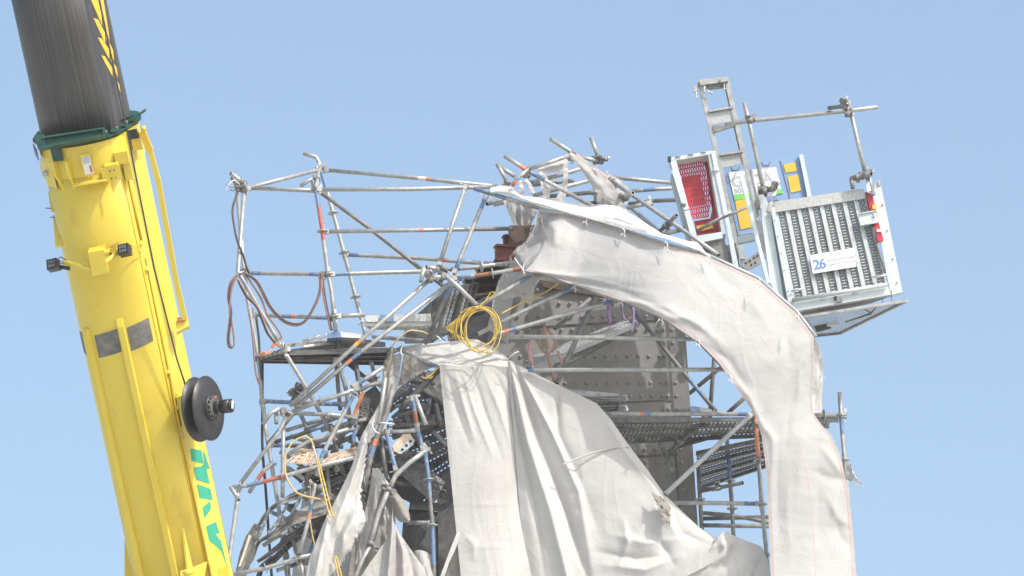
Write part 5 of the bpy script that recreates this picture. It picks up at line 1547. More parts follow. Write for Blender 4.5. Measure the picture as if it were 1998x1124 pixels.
# sign on the gate
b = MB(); b.slab([(1580, 498, HD - .045), (1666, 483, HD - .045), (1671, 520, HD - .045), (1586, 534, HD - .045)], .008, 'sign_white'); sg = b.build('sign', HO)
s0 = P(1586, 534, HD - .047); sx = (P(1671, 520, HD - .047) - s0).normalized(); sy = (P(1580, 498, HD - .047) - s0).normalized()
text_mesh('26', .165, 'ink_blue', (s0 + sx * .018 + sy * .045, sx, sy), sg, 'numerals', spacing=.84, bold=.003)
text_mesh('TRANSPORTBÜHNEN', .034, 'ink_pink', (s0 + sx * .175 + sy * .112, sx, sy), sg, 'lettering')
text_mesh('TRANSPORT PLATFORMS', .030, 'ink_pink', (s0 + sx * .175 + sy * .062, sx, sy), sg, 'lettering')
# red switch column and plate on the right
b = MB(); b.slab([(1689, 374, HD - .06), (1702, 380, HD - .06), (1714, 432, HD - .06), (1724, 468, HD - .06), (1713, 472, HD - .06), (1702, 424, HD - .06)], .06, 'hoist_red')
b.slab([(1688, 374, HD - .03), (1692, 376, HD - .03), (1706, 440, HD - .03), (1702, 442, HD - .03)], .05, 'hoist_maroon')
b.box(P(1706, 404, HD - .07), .045, .02, .05, 'sign_yellow'); b.box(P(1716, 450, HD - .07), .06, .02, .03, 'sign_white')
b.build('switch_column', HO)
b = MB(); b.slab([(1675, 418, HD - .07), (1708, 412, HD - .07), (1714, 434, HD - .07), (1679, 440, HD - .07)], .02, 'hoist_white')
b.bar(P(1675, 418, HD - .08), P(1710, 411, HD - .08), .03, .012, 'hoist_grey'); b.bar(P(1678, 440, HD - .08), P(1714, 434, HD - .08), .03, .012, 'hoist_grey')
b.box(P(1706, 420, HD - .085), .02, .02, .05, 'galv_bright')
b.build('latch_plate', HO)
b = MB(); b.tube([P(1700, 440, HD - .03), P(1727, 532, HD - .03)], .015, 'galv_dull', 8); b.build('latch_rod', HO)
# floor pan seen from below
zf = P(1640, 600, HD).z
b = MB()
q = [P(1553, 606, HD + .01), P(1740, 575, HD + .01), P(1759, 571, HD + .9), P(1700, 592, HD + .95), P(1572, 620, HD + .9)]
b.hexa(q, [p + Vector((0, 0, .05)) for p in q], 'dark_steel')
b.bar(P(1600, 604, HD + .1), P(1740, 577, HD + .6), .03, .02, 'galv_dull')
b.build('floor_pan', HO)
# mesh frame hanging below
mp4 = [P(1569, 618, HD + .05), P(1770, 587, HD + .05), P(1640, 650, HD + .95), P(1592, 655, HD + .85)]
b = MB()
i = b.add(mp4); uvm = []
for p in mp4: 
    dd = p - mp4[0]; uvm.append((dd.x * .98 + dd.z * .1, dd.y + dd.z * .3))
b.face([i, i + 1, i + 2, i + 3], 'mesh_fine', uvm)
b.build('mesh_panel', HO)
b = MB()
b.bar(mp4[0], mp4[1], .035, .030, 'galv'); b.bar(mp4[1], mp4[2], .03, .03, 'galv'); b.bar(mp4[2], mp4[3], .03, .03, 'galv_dull'); b.bar(mp4[3], mp4[0], .03, .03, 'galv')
b.tube([P(1683, 600, HD + .1), P(1700, 612, HD + .3), P(1650, 628, HD + .6)], .012, 'galv_dull', 8); b.tube([P(1712, 596, HD + .1), P(1698, 614, HD + .3)], .010, 'galv_dull', 8)
b.build('mesh_frame', HO)
b = MB()
for (x0, y0, x1, y1) in ((1738, 573, 1741, 590), (1722, 580, 1722, 592)):
    b.tube([P(x0, y0, HD + .05), P(x1, y1, HD + .05)], .004, 'galv_dull', 6)
b.build('hanger_rods', HO); b = MB()
b.slab([(1588, 636, HD + .5), (1616, 630, HD + .5), (1622, 640, HD + .5), (1594, 648, HD + .5)], .02, 'dark_steel')
b.build('hanging_plate', HO); b = MB()
b.slab([(1612, 632, HD + .42), (1634, 627, HD + .42), (1637, 633, HD + .42), (1615, 637, HD + .42)], .02, 'hoist_white')
b.build('hanging_plate', HO)

# ---- blue side panel behind
BD = HD + 1.25
b = MB(); b.slab([(1407, 327, BD), (1557, 303, BD), (1581, 388, BD), (1500, 470, BD), (1467, 455, BD), (1438, 459, BD)], .04, 'hoist_blue'); bp_ = b.build('side_panel', HO)
b = MB(); b.slab([(1406, 328, BD - .01), (1409, 327, BD - .01), (1441, 459, BD - .01), (1437, 460, BD - .01)], .06, 'dark_steel'); 
b.slab([(1521.5, 314, BD - .006), (1523, 314, BD - .006), (1542, 388, BD - .006), (1540.5, 388, BD - .006)], .006, 'dark_steel'); b.build('panel_joint', HO)
b = MB(); b.slab([(1559, 302, BD - .05), (1567, 301, BD - .05), (1584, 384, BD - .05), (1576, 386, BD - .05)], .06, 'hoist_white'); b.build('rear_post', HO)
b = MB()
bp0 = P(1421, 337, BD - .012)
b.slab([(1421, 337, BD - .012), (1514, 326, BD - .012), (1524, 368, BD - .012), (1431, 380, BD - .012)], .010, 'sign_white')
b.slab([(1431, 380, BD - .012), (1524, 368, BD - .012), (1527, 377, BD - .012), (1433, 391, BD - .012)], .010, 'sign_green')
sgn = b.build('sign', HO)
t0 = P(1431, 380, BD - .014); tx = (P(1524, 368, BD - .014) - t0).normalized(); ty = (P(1421, 337, BD - .014) - t0).normalized()
text_mesh('GEDA', .185, 'ink_grey', (t0 + tx * .015 + ty * .092, tx, ty), sgn, 'lettering', spacing=.98, bold=.004)
text_mesh('500 Z/ZP', .085, 'ink_grey', (t0 + tx * .02 + ty * .014, tx, ty), sgn, 'lettering', spacing=1.0, bold=.002)
for q in ([(1434, 392), (1456, 388), (1468, 443), (1445, 448)], [(1529, 321), (1552, 317), (1554, 334), (1533, 337)], [(1537, 345), (1557, 341), (1563, 372), (1543, 376)]):
    b = MB(); b.slab([(x, y, BD - .010) for x, y in q], .008, 'sign_yellow'); b.build('notice', HO)
b = MB()
for (x, y) in ((1435, 331), (1495, 322)):
    b.tube([P(x - 8, y - 4, BD - .05), P(x - 6, y + 2, BD - .08), P(x + 4, y + 1, BD - .08), P(x + 8, y - 5, BD - .05)], .009, 'dark_steel', 6)
b.build('panel_hooks', HO)
b = MB(); b.slab([(1438, 462, HD + .3), (1470, 456, HD + .3), (1473, 468, HD + .3), (1440, 474, HD + .3)], .08, 'hoist_white'); b.build('cross_rail', HO)

# ---- red cabinet on the left
CD = HD + .15
RC = thing('red_cabinet', P(1370, 470, CD), 'open red perforated cabinet in a pale steel frame left of the hoist mast', 'cabinet')
RC['category'] = 'cabinet'
b = MB(); b.slab([(1373, 302, CD + .30), (1385, 298, CD + .30), (1412, 456, CD + .30), (1398, 458, CD + .30), (1388, 400, CD + .30)], .01, 'hoist_maroon'); b.build('back', RC)
b = MB()
fr = [P(1320, 314, CD + .20), P(1371, 306, CD + .20), P(1388, 390, CD + .20), P(1383, 424, CD + .20), P(1351, 428, CD + .20), P(1340, 405, CD + .20)]
i = b.add(fr); o0 = fr[0]; ux = (fr[1] - fr[0]).normalized(); uy = (P(1342, 412, CD + .20) - fr[0]).normalized()
b.face([i + k for k in range(6)], 'red_perf', [((p - o0).dot(ux), (p - o0).dot(uy)) for p in fr]); b.build('grille', RC)
b = MB(); b.slab([(1330, 345, CD + .23), (1366, 340, CD + .23), (1378, 398, CD + .23), (1342, 404, CD + .23)], .01, 'hoist_red'); b.build('inner_plate', RC)
b = MB(); b.slab([(1371, 306, CD + .26), (1379, 304, CD + .26), (1408, 452, CD + .26), (1360, 459, CD + .26), (1354, 432, CD + .26), (1386, 426, CD + .26), (1392, 395, CD + .26)], .01, 'hoist_red'); b.build('lower_plate', RC)
b = MB(); b.slab([(1359, 441, CD + .2), (1389, 435, CD + .2), (1392, 445, CD + .2), (1362, 452, CD + .2)], .006, 'sign_yellow'); b.build('notice', RC)
b = MB(); b.slab([(1306, 308, CD), (1389, 294, CD), (1391, 300, CD), (1310, 314, CD)], .30, 'hoist_white')
for f in (.2, .5, .8):
    b.box(P(1306 + 83 * f, 309 - 14 * f, CD - .01), .06, .01, .008, 'dark_steel', None)
b.box(P(1306, 311, CD - .02), .04, .04, .06, 'black'); b.build('top_rail', RC)
b = MB()
b.slab([(1308, 314, CD), (1319, 312, CD), (1358, 458, CD), (1350, 470, CD)], .06, 'hoist_white')
b.slab([(1311, 333, CD - .04), (1321, 331, CD - .04), (1345, 408, CD - .04), (1334, 410, CD - .04)], .05, 'hoist_white')
b.slab([(1335, 412, CD - .04), (1345, 410, CD - .04), (1360, 462, CD - .04), (1350, 470, CD - .04)], .05, 'hoist_white')
b.box(P(1333, 400, CD - .05), .06, .03, .03, 'dark_steel'); b.build('left_rail', RC)
b = MB(); b.slab([(1309, 340, CD + .05), (1312, 340, CD + .05), (1352, 478, CD + .05), (1346, 478, CD + .05)], .25, 'hoist_grey'); b.build('left_side', RC)
b = MB(); b.slab([(1381, 298, CD + .0), (1386, 297, CD), (1416, 456, CD), (1409, 458, CD)], .30, 'hoist_grey'); b.build('right_side', RC)
b = MB(); b.slab([(1387, 296, CD - .02), (1395, 294, CD - .02), (1425, 440, CD - .02), (1441, 520, CD - .02), (1431, 522, CD - .02), (1418, 445, CD - .02)], .06, 'hoist_white')
b.box(P(1398, 330, CD - .03), .06, .03, .04, 'hoist_white'); b.build('right_rail', RC)
b = MB(); b.slab([(1360, 461, CD), (1408, 452, CD), (1411, 464, CD), (1364, 474, CD)], .30, 'hoist_white'); b.build('bottom_rail', RC)
b = MB(); b.slab([(1372, 474, CD + .05), (1411, 465, CD + .05), (1440, 530, CD + .05), (1392, 500, CD + .05)], .2, 'galv_dull'); b.build('lower_bracket', RC)

# ---- mast
MD = HD + .75
MT = thing('hoist_mast', P(1440, 560, MD), 'ladder-like galvanised hoist mast rising highest above the cage, toothed rack on its right rail', 'mast')
b = MB(); b.slab([(1360, 157, MD), (1368, 155, MD), (1408, 317, MD), (1446, 500, MD), (1436, 502, MD), (1400, 320, MD)], .06, 'galv'); b.build('rail', MT)
b = MB(); b.slab([(1412, 150, MD), (1421, 149, MD), (1459, 315, MD), (1500, 500, MD), (1491, 502, MD), (1450, 317, MD)], .06, 'galv'); b.build('rail', MT)
b = MB()
for k in range(46):
    y = 164 + k * 3.6
    if 208 < y < 246 or 292 < y < 330: continue
    x = 1413 + (y - 150) * .228
    b.slab([(x - 3.5, y, MD + .01), (x, y - .6, MD + .01), (x, y + 1.4, MD + .01), (x - 3.5, y + 1.6, MD + .01)], .04, 'galv_dull')
b.build('rack', MT)['kind'] = 'stuff'
b = MB(); b.slab([(1364, 156, MD - .05), (1420, 149, MD - .05), (1421, 158, MD - .05), (1367, 166, MD - .05)], .09, 'galv'); b.slab([(1374, 166, MD - .0), (1411, 161, MD), (1412, 170, MD), (1376, 174, MD)], .05, 'galv_dull')
b.slab([(1353, 168, MD - .02), (1362, 164, MD - .02), (1362, 176, MD - .02), (1354, 179, MD - .02)], .06, 'galv')
b.slab([(1405, 153, MD - .08), (1419, 150, MD - .08), (1420, 158, MD - .08), (1406, 160, MD - .08)], .05, 'galv'); b.build('head_plate', MT)
for (x0, y0, x1, y1) in ((1358, 178, 1359, 192), (1375, 168, 1375, 180), (1413, 160, 1413, 175), (1378, 174, 1388, 183)):
    b = MB(); b.cyl(P(x0, y0, MD - .05), P(x1, y1, MD - .05), .008, 'galv_bright', 8); b.cyl(P(x1, y1 - 3, MD - .05), P(x1, y1, MD - .05), .015, 'galv_bright', 8); b.build('bolt', MT)
for (a, b1, c, d_) in (((1383, 218), (1430, 210), (1438, 235), (1389, 243)), ((1405, 303), (1450, 296), (1459, 317), (1408, 328))):
    b = MB(); b.slab([(*a, MD + .02), (*b1, MD + .02), (*c, MD + .02), (*d_, MD + .02)], .02, 'zinc_spangle')
    b.bar(P(a[0], a[1], MD), P(b1[0], b1[1], MD), .05, .022, 'galv'); b.build('cross_plate', MT)
b = MB(); b.slab([(1390, 246, MD - .02), (1438, 240, MD - .02), (1436, 245, MD - .02), (1394, 259, MD - .02)], .03, 'galv_dull'); b.build('stay', MT)
b = MB(); b.slab([(1445, 515, MD - .1), (1480, 490, MD - .1), (1484, 514, MD - .1), (1455, 528, MD - .1)], .05, 'galv')
for (x, y) in ((1455, 513), (1463, 509), (1471, 503), (1478, 499), (1466, 517), (1474, 513)):
    b.cyl(P(x, y, MD - .11), P(x, y, MD - .09), .012, 'black', 8)
b.build('perforated_bracket', MT)
b = MB(); b.slab([(1440, 474, MD), (1448, 472, MD), (1458, 520, MD), (1448, 524, MD)], .1, 'galv'); b.slab([(1440, 478, MD - .1), (1452, 478, MD - .1), (1453, 505, MD - .1), (1443, 505, MD - .1)], .05, 'hoist_grey'); b.build('rail_joint', MT)
b = MB(); b.slab([(1412, 480, MD - .2), (1436, 474, MD - .2), (1444, 520, MD - .2), (1420, 510, MD - .2)], .05, 'dark_steel'); b.build('back_plate', MT)

# ---- tube guard rail clamped to the cage
GD = HD - .1
GR = thing('hoist_guard_rail', P(1560, 390, GD), 'galvanised tube frame clamped above the hoist cage', 'guard rail')
T(GR, 'upright', [(1452, 201, GD + .4), (1463, 245, GD + .4), (1490, 372, GD + .35)], clamp=(.17, .98))
T(GR, 'crossbar', [(1415, 243, GD + .25), (1463, 236, GD + .25), (1650, 217, GD + .1), (1713, 209, GD + .05)], clamp=(.16, .8))
T(GR, 'upright', [(1655, 197, GD + .1), (1672, 270, GD + .1), (1690, 345, GD + .1)], clamp=(.1, .97))
T(GR, 'stub_tube', [(1617, 211, GD + .1), (1652, 206, GD - .1)], mat='galv_dull', clamp=(.85,))
T(GR, 'stub_tube', [(1690, 327, GD), (1697, 352, GD), (1704, 381, GD)])
T(GR, 'stub_tube', [(1659, 350, GD), (1675, 345, GD), (1700, 339, GD - .1)], mat='galv_dull', clamp=(.3, .75), r=.03)
T(GR, 'stub_tube', [(1661, 350, GD), (1664, 368, GD)], mat='galv_dull')
T(GR, 'stub_tube', [(1517, 357, GD - .05), (1508, 384, GD - .05), (1498, 414, GD - .05)], mat='white_tape')
T(GR, 'stub_tube', [(1480, 376, GD), (1497, 371, GD), (1514, 366, GD - .1)], mat='dark_steel', clamp=(.3, .8), r=.03)
T(GR, 'stub_tube', [(1466, 331, GD + .15), (1476, 375, GD + .15), (1480, 408, GD + .15)])
b = MB(); b.slab([(1690, 356, GD - .02), (1697, 355, GD - .02), (1700, 372, GD - .02), (1692, 374, GD - .02)], .03, 'sign_white'); b.build('tag_plate', GR)
b = MB(); b.slab([(1496, 384, GD - .08), (1514, 381, GD - .08), (1518, 390, GD - .08), (1499, 393, GD - .08)], .05, 'blue_tape'); b.build('blue_wrap', GR)
# loose bracing strut across the cabinet
st = MB(); st.tube([P(1358, 452, CD - .15), P(1400, 429, CD - .2), P(1456, 405, CD - .25)], .018, 'galv_dull', 10); st.tube([P(1380, 438, CD - .2), P(1425, 414, CD - .22)], .012, 'galv_bright', 8)
st.box(P(1420, 416, CD - .25), .10, .03, .03, 'galv_bright', Matrix.Rotation(-.4, 3, 'Y'))
tag(st.build('loose_strut'), 'thin grey strut lying across the lower part of the red cabinet', 'strut')

# ============================================================ loose boards
def board(label, q, n=1, mat='deck_perf', edge='galv', bandmat=None, name='scaffold_board', t=.05, group=None):
    r = thing(name, q[0], label, 'scaffold board', group)
    deck(r, 'board_plate', q, n, mat, edge, t=t, bandmat=bandmat)
    return r
# upper loose board by the left bay
zb = P(705, 622, .1).z
bo1 = board('loose steel board lying at the upper left bay ledger, blue mark by its end', [P(710, 627, .0), P(842, 627, .1), PZ(838, 636, zb - .02), PZ(722, 634, zb - .02)], 1, 'deck_perf', 'galv_bright')
b = MB(); b.slab([(712, 616, -.02), (840, 612, .08), (842, 627, .08), (716, 628, -.02)], .02, 'zinc_spangle'); b.slab([(741, 614.6, -.03), (768, 613.8, -.02), (768, 627, -.02), (741, 627.5, -.03)], .012, 'blue_tape')
b.build('edge_rail', bo1)
# wide decking at y 670-705
zc = P(560, 700, .0).z
bo2 = board('wide perforated steel decking under the left bay, seen from below', [P(556, 684, .0), P(757, 678, .2), P(748, 704, 1.0), P(507, 700, .55)], 3, 'deck_perf_dark', 'dark_steel')
b = MB(); b.slab([(548, 672, .1), (700, 660, .3), (752, 668, .4), (752, 676, .4), (556, 684, .1)], .02, 'galv_dull'); b.slab([(590, 662, .3), (640, 662, .3), (640, 668, .3), (590, 670, .3)], .02, 'zinc_spangle')
b.build('edge_rail', bo2)
b = MB(); b.slab([(639, 649, .0), (664, 647, .0), (666, 658, .0), (638, 660, .0)], .3, 'blue_tape'); b.slab([(664, 647, .0), (704, 652, .05), (704, 660, .05), (666, 658, .0)], .3, 'zinc_spangle')
b.tube([P(618, 652, 0), P(618, 658, 0), P(624, 660, 0), P(636, 656, 0), P(638, 650, 0)], .010, 'galv', 6)
b.tube([P(600, 660, 0), P(604, 664, 0), P(612, 660, 0), P(626, 654, 0)], .010, 'galv', 6)
tag(b.build('scaffold_board'), 'short board end with blue tape and hooks lying on the wide decking', 'scaffold board')
# steep perforated deck behind the node
board('steep perforated deck standing behind the central tube joint, light shining through its holes', [P(842, 664, .5), P(872, 562, .5), P(928, 552, .9), P(905, 632, .9)], 2, 'deck_perf_light', 'dark_steel')
b = MB(); b.slab([(815, 612, 1.0), (872, 562, 1.0), (880, 575, 1.0), (862, 640, 1.0), (842, 668, 1.0), (790, 668, 1.0), (785, 652, 1.0)], .05, 'dark_steel')
b.tube([P(835, 580, .95), P(843, 604, .95)], .012, 'galv_dull', 6)
tag(b.build('dark_panel'), 'dark bent steel panel left of the steep perforated deck', 'panel')
# leaning plank and hooked plank in front of the pylon
bo3 = board('long perforated plank leaning up to the right in front of the rivets', [P(1035, 716, .45), P(1232, 634, .35), P(1222, 622, .6), P(1030, 698, .7)], 1, 'deck_perf_light', 'galv_bright')
b = MB(); b.slab([(1080, 712, .5), (1215, 645, .45), (1228, 636, .45), (1220, 652, .45), (1150, 690, .5), (1085, 722, .5)], .03, 'galv_dull')
b.build('flange', bo3)
bo4 = board('short plank with two end hooks resting against the pylon above the right deck', [P(1100, 764, .4), P(1210, 772, .35), P(1209, 800, .55), P(1180, 806, .6)], 1, 'deck_perf_dark', 'galv')
b = MB()
for y in (778, 798):
    b.tube([P(1208, y - 4, .35), P(1222, y - 5, .33), P(1225, y + 2, .33), P(1218, y + 5, .33)], .013, 'galv_bright', 8)
b.slab([(1102, 759, .32), (1160, 764, .32), (1208, 768, .32), (1208, 773, .32), (1160, 774, .32), (1108, 770, .32)], .02, 'galv')
b.build('end_fitting', bo4)

# crushed boards in the middle tangle
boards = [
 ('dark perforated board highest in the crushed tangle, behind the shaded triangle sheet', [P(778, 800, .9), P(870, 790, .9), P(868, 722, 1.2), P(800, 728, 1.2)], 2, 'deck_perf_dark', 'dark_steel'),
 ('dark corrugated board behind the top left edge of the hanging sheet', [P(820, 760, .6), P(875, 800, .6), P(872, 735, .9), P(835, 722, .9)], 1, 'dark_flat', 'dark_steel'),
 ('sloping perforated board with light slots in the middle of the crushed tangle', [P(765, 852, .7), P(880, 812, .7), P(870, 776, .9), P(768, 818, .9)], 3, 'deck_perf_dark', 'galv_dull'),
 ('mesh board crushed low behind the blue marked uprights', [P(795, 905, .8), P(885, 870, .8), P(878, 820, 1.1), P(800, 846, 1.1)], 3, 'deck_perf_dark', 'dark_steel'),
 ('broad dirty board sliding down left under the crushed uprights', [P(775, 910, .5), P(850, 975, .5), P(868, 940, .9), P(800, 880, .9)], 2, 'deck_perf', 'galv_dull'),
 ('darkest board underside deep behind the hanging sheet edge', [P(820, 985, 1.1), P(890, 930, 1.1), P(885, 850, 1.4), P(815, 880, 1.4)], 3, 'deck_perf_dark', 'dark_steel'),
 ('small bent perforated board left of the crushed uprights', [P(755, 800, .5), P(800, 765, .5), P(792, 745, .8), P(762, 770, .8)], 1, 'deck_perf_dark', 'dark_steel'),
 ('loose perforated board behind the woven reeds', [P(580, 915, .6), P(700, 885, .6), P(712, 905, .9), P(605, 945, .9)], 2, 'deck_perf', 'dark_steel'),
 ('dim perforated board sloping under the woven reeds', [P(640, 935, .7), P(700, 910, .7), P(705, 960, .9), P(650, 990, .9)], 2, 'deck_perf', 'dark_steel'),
]
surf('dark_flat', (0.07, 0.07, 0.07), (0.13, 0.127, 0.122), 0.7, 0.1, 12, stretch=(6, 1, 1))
for lb_, q, n, m1, m2 in boards:
    board(lb_, q, n, m1, m2)
# backing planes, their dark colour standing for shade deep inside the scaffold
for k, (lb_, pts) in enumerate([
    ('shade-dark backing plate across the gap under the crushed boards', [(800, 978, 1.3), (848, 992, 1.3), (848, 1000, 1.3), (795, 1012, 1.3)]),
    ('shade-dark backing plate at the bottom behind the tent-shaped sheet', [(800, 1020, 1.0), (850, 1024, 1.0), (856, 1180, 1.0), (810, 1180, 1.0)]),
    ('shade-dark backing plate between the bent tube and the crushed uprights', [(752, 905, 1.1), (800, 890, 1.1), (836, 960, 1.1), (812, 985, 1.1), (770, 965, 1.1)]),
    ('shade-dark backing plate behind the orange wooden box', [(706, 770, .7), (732, 752, .7), (752, 780, .7), (735, 830, .7), (700, 860, .7), (694, 840, .7)]),
    ('shade-dark backing plate behind the strip of grey sheet', [(700, 890, .9), (745, 850, .9), (770, 880, .9), (752, 915, .9), (715, 980, .9), (702, 960, .9)])]):
    b = MB(); b.slab(pts, .04, 'dark_flat'); tag(b.build('backing_plate'), lb_, 'plate')
# orange framed mesh box
ob = thing('mesh_box', P(700, 815, .2), 'small crate with an orange wooden edge and grey wire mesh near the crushed tubes', 'box')
b = MB(); b.bar(P(709, 766, .1), P(691, 810, .1), .05, .04, 'orange_box'); b.build('wooden_edge', ob)
b = MB(); q = [P(712, 772, .12), P(722, 778, .2), P(718, 818, .2), P(696, 812, .12)]; i = b.add(q); b.face([i, i + 1, i + 2, i + 3], 'mesh_dark', [(0, 0), (.12, 0), (.12, .3), (0, .3)]); b.build('wire_mesh', ob)
# metal fitting with round holes
ft = thing('hinged_fitting', P(795, 880, -.05), 'bright metal bracket plate with round holes among the crushed tubes', 'bracket')
b = MB(); b.slab([(766, 870, -.02), (786, 848, -.02), (800, 846, -.02), (808, 858, -.02), (776, 882, -.02), (768, 880, -.02)], .03, 'wood_reed'); b.build('wood_block', ft)
b = MB(); b.slab([(772, 882, -.06), (800, 856, -.06), (808, 862, -.06), (806, 868, -.06), (782, 886, -.06)], .02, 'galv_bright')
for (x, y) in ((785, 877), (793, 869), (801, 861)): b.cyl(P(x, y, -.07), P(x, y, -.05), .016, 'black', 12)
b.build('plate', ft)

# twisted strips of torn metal at lower left
def strip(path, widths, mat, label, depth=.03, seed=0, n=26):
    V = crm(path, n); b = MB(); ids = []
    for k, v in enumerate(V):
        a = V[max(k - 1, 0)]; c = V[min(k + 1, n - 1)]
        dx, dy = c.x - a.x, c.y - a.y; L_ = math.hypot(dx, dy) or 1
        t = k / (n - 1) * (len(widths) - 1); i_ = min(int(t), len(widths) - 2); w_ = widths[i_] + (widths[i_ + 1] - widths[i_]) * (t - i_)
        jx = noise.noise(Vector((k * .5, seed, 0))) * 1.6
        pts = []
        for (s_, dd) in ((-.5, .035), (-.46, -.012), (-.1, .012), (.12, -.006), (.46, .016), (.5, .05)):
            pts.append(P(v.x - dy / L_ * w_ * s_ + jx, v.y + dx / L_ * w_ * s_, v.z + dd * (1 + .6 * math.sin(k * .9 + seed))))
        ids.append(b.add(pts))
    for k in range(n - 1):
        for j in range(5):
            b.face([ids[k] + j, ids[k] + j + 1, ids[k + 1] + j + 1, ids[k + 1] + j], mat)
    o = b.build('torn_strip')
    md = o.modifiers.new('solid', 'SOLIDIFY'); md.thickness = .006
    return tag(o, label, 'metal strip')
strip([(620, 955, .2), (575, 968, .2), (540, 985, .1), (522, 1000, .1), (508, 1020, .1), (500, 1030, .1)], [10, 20, 12, 9, 8, 6], 'galv_dull', 'curling torn metal strip uppermost at lower left')
strip([(503, 1024, .05), (492, 1050, .0), (480, 1085, .0), (468, 1130, .0), (462, 1160, .0)], [14, 26, 26, 22, 20], 'galv_dull', 'broad bent metal strip lowest at left with a bare wooden lath on it', seed=2)
b = MB(); b.slab([(486, 1043, -.08), (490, 1045, -.08), (470, 1104, -.08), (465, 1106, -.08)], .02, 'wood_reed'); tag(b.build('wooden_lath'), 'pale narrow lath on the broad bent metal strip', 'lath')
strip([(650, 985, .1), (610, 998, .05), (575, 1012, .0), (555, 1025, .0), (535, 1042, .0), (505, 1058, .0), (490, 1090, .0), (474, 1112, .0)], [26, 30, 26, 20, 12, 7, 12, 8], 'galv_dull', 'long wavy torn metal strip across the lower left tangle', seed=4)
strip([(640, 1000, .2), (600, 1030, .2), (565, 1048, .15), (545, 1066, .1), (520, 1085, .1), (502, 1096, .1)], [22, 20, 14, 12, 10, 7], 'dark_steel', 'dark lower torn strip ending in a ragged tip above the bottom tube', seed=6)
strip([(585, 1030, .3), (566, 1060, .3), (540, 1085, .3), (512, 1105, .3), (502, 1140, .3)], [10, 10, 11, 10, 12], 'dark_steel', 'narrow dark strip curving down behind the bottom tube', seed=7)
strip([(560, 985, -.05), (545, 1012, -.05), (532, 1030, -.05), (523, 1040, -.05)], [5, 6, 6, 5], 'zinc_spangle', 'bright shiny sliver right of the broad bent strip', seed=8)
strip([(526, 992, -.05), (518, 1015, -.05), (508, 1040, -.05), (497, 1066, -.05)], [4, 6, 6, 3], 'zinc_spangle', 'bright shiny sliver hanging over the broad bent strip', seed=9)
strip([(595, 948, -.1), (584, 975, -.1), (575, 992, -.1), (566, 1006, -.1)], [4, 8, 6, 3], 'zinc_spangle', 'bright shiny sliver in front of the curling strip', seed=10)
strip([(560, 1045, .3), (552, 1062, .3), (560, 1090, .3), (562, 1124, .3)], [12, 14, 9, 10], 'galv_dull', 'upright crumpled strip behind the bottom tube', seed=12)
strip([(660, 955, .3), (640, 975, .3), (628, 990, .3), (600, 1005, .3)], [14, 16, 16, 12], 'dark_steel', 'dark strip behind the hanging yellow rope', seed=13)
strip([(700, 950, .4), (680, 990, .4), (660, 1020, .4), (640, 1060, .4)], [20, 24, 22, 18], 'dark_steel', 'dark broken strip behind the long torn sheet', seed=14)

# woven reed mats
for lb_, quad, n_, seed_ in (('pale slatted reed mat lying in the left tangle under the yellow loop', [(583, 876, .1), (616, 880, .1), (618, 908, .0), (562, 902, .0)], 44, 1), ('narrower woven reed mat right of the yellow rope', [(640, 887, .1), (696, 872, .1), (696, 893, .0), (630, 906, .0)], 40, 2)):
    b = MB(); rr = random.Random(seed_)
    q = [Vector(p) for p in quad]
    for k in range(n_):
        f = (k + .5) / n_
        a = q[0].lerp(q[1], f); c = q[3].lerp(q[2], f)
        c = c + Vector((-10 + rr.uniform(-3, 3), rr.uniform(-2, 2), rr.uniform(-.05, .05))); a = a + Vector((4, rr.uniform(-2, 1), rr.uniform(-.03, .03)))
        c.x = max(c.x, quad[3][0] - 3)
        b.bar(P(*a), P(*c), .009, .007, 'wood_reed')
    for f in (.15, .35, .6, .85):
        a = q[0].lerp(q[3], f); c = q[1].lerp(q[2], f)
        pts = [P(*(a.lerp(c, t / 8) + Vector((0, rr.uniform(-1, 1), -.02)))) for t in range(9)]
        b.tube(pts, .006, 'wood_reed', 5, hollow=False)
    tag(b.build('reed_mat'), lb_, 'mat')

# ============================================================ straps
def strap(path, wd, mat, label, seed=0):
    V = crm(path, 18); b = MB(); ids = []
    for k, v in enumerate(V):
        tw = noise.noise(Vector((k * .25, seed, 2)))
        ids.append(b.add([P(v.x - wd / 2 * (1 - abs(tw) * .6), v.y, v.z - .02 * tw), P(v.x, v.y, v.z - .012), P(v.x + wd / 2 * (1 - abs(tw) * .6), v.y, v.z + .02 * tw)]))
    for k in range(17):
        for j in (0, 1): b.face([ids[k] + j, ids[k] + j + 1, ids[k + 1] + j + 1, ids[k + 1] + j], mat, None, True)
    o = b.build('strap'); md = o.modifiers.new('solid', 'SOLIDIFY'); md.thickness = .004
    return tag(o, label, 'strap')
strap([(1036, 664, .1), (1033, 682, .1), (1035, 700, .1), (1040, 719, .1)], 8, 'strap_pink', 'pink webbing strap hanging left of the brown straps', 1)
strap([(1062, 636, .1), (1067, 670, .1), (1072, 705, .1), (1083, 748, .1)], 6, 'strap_brown', 'longest brown webbing strap hanging down to the lower ledger', 2)
strap([(1050, 660, .15), (1056, 680, .15), (1066, 690, .15)], 5, 'strap_brown', 'brown strap hanging slack left of the longest strap', 3)
strap([(1068, 642, .12), (1078, 656, .12), (1084, 672, .12), (1076, 688, .12)], 5, 'strap_brown', 'tangled brown strap right of the longest strap', 4)
strap([(1088, 684, .12), (1094, 700, .12), (1096, 712, .12)], 5, 'strap_pink', 'short faded strap end right of the brown straps', 5)
strap([(1186, 577, .4), (1188, 605, .4), (1190, 632, .4)], 8, 'strap_purple', 'purple strap hanging left of the other two purple straps', 6)
strap([(1213, 588, .4), (1214, 608, .4), (1218, 624, .4)], 4, 'strap_purple', 'thin purple strap in the middle above the leaning plank', 7)
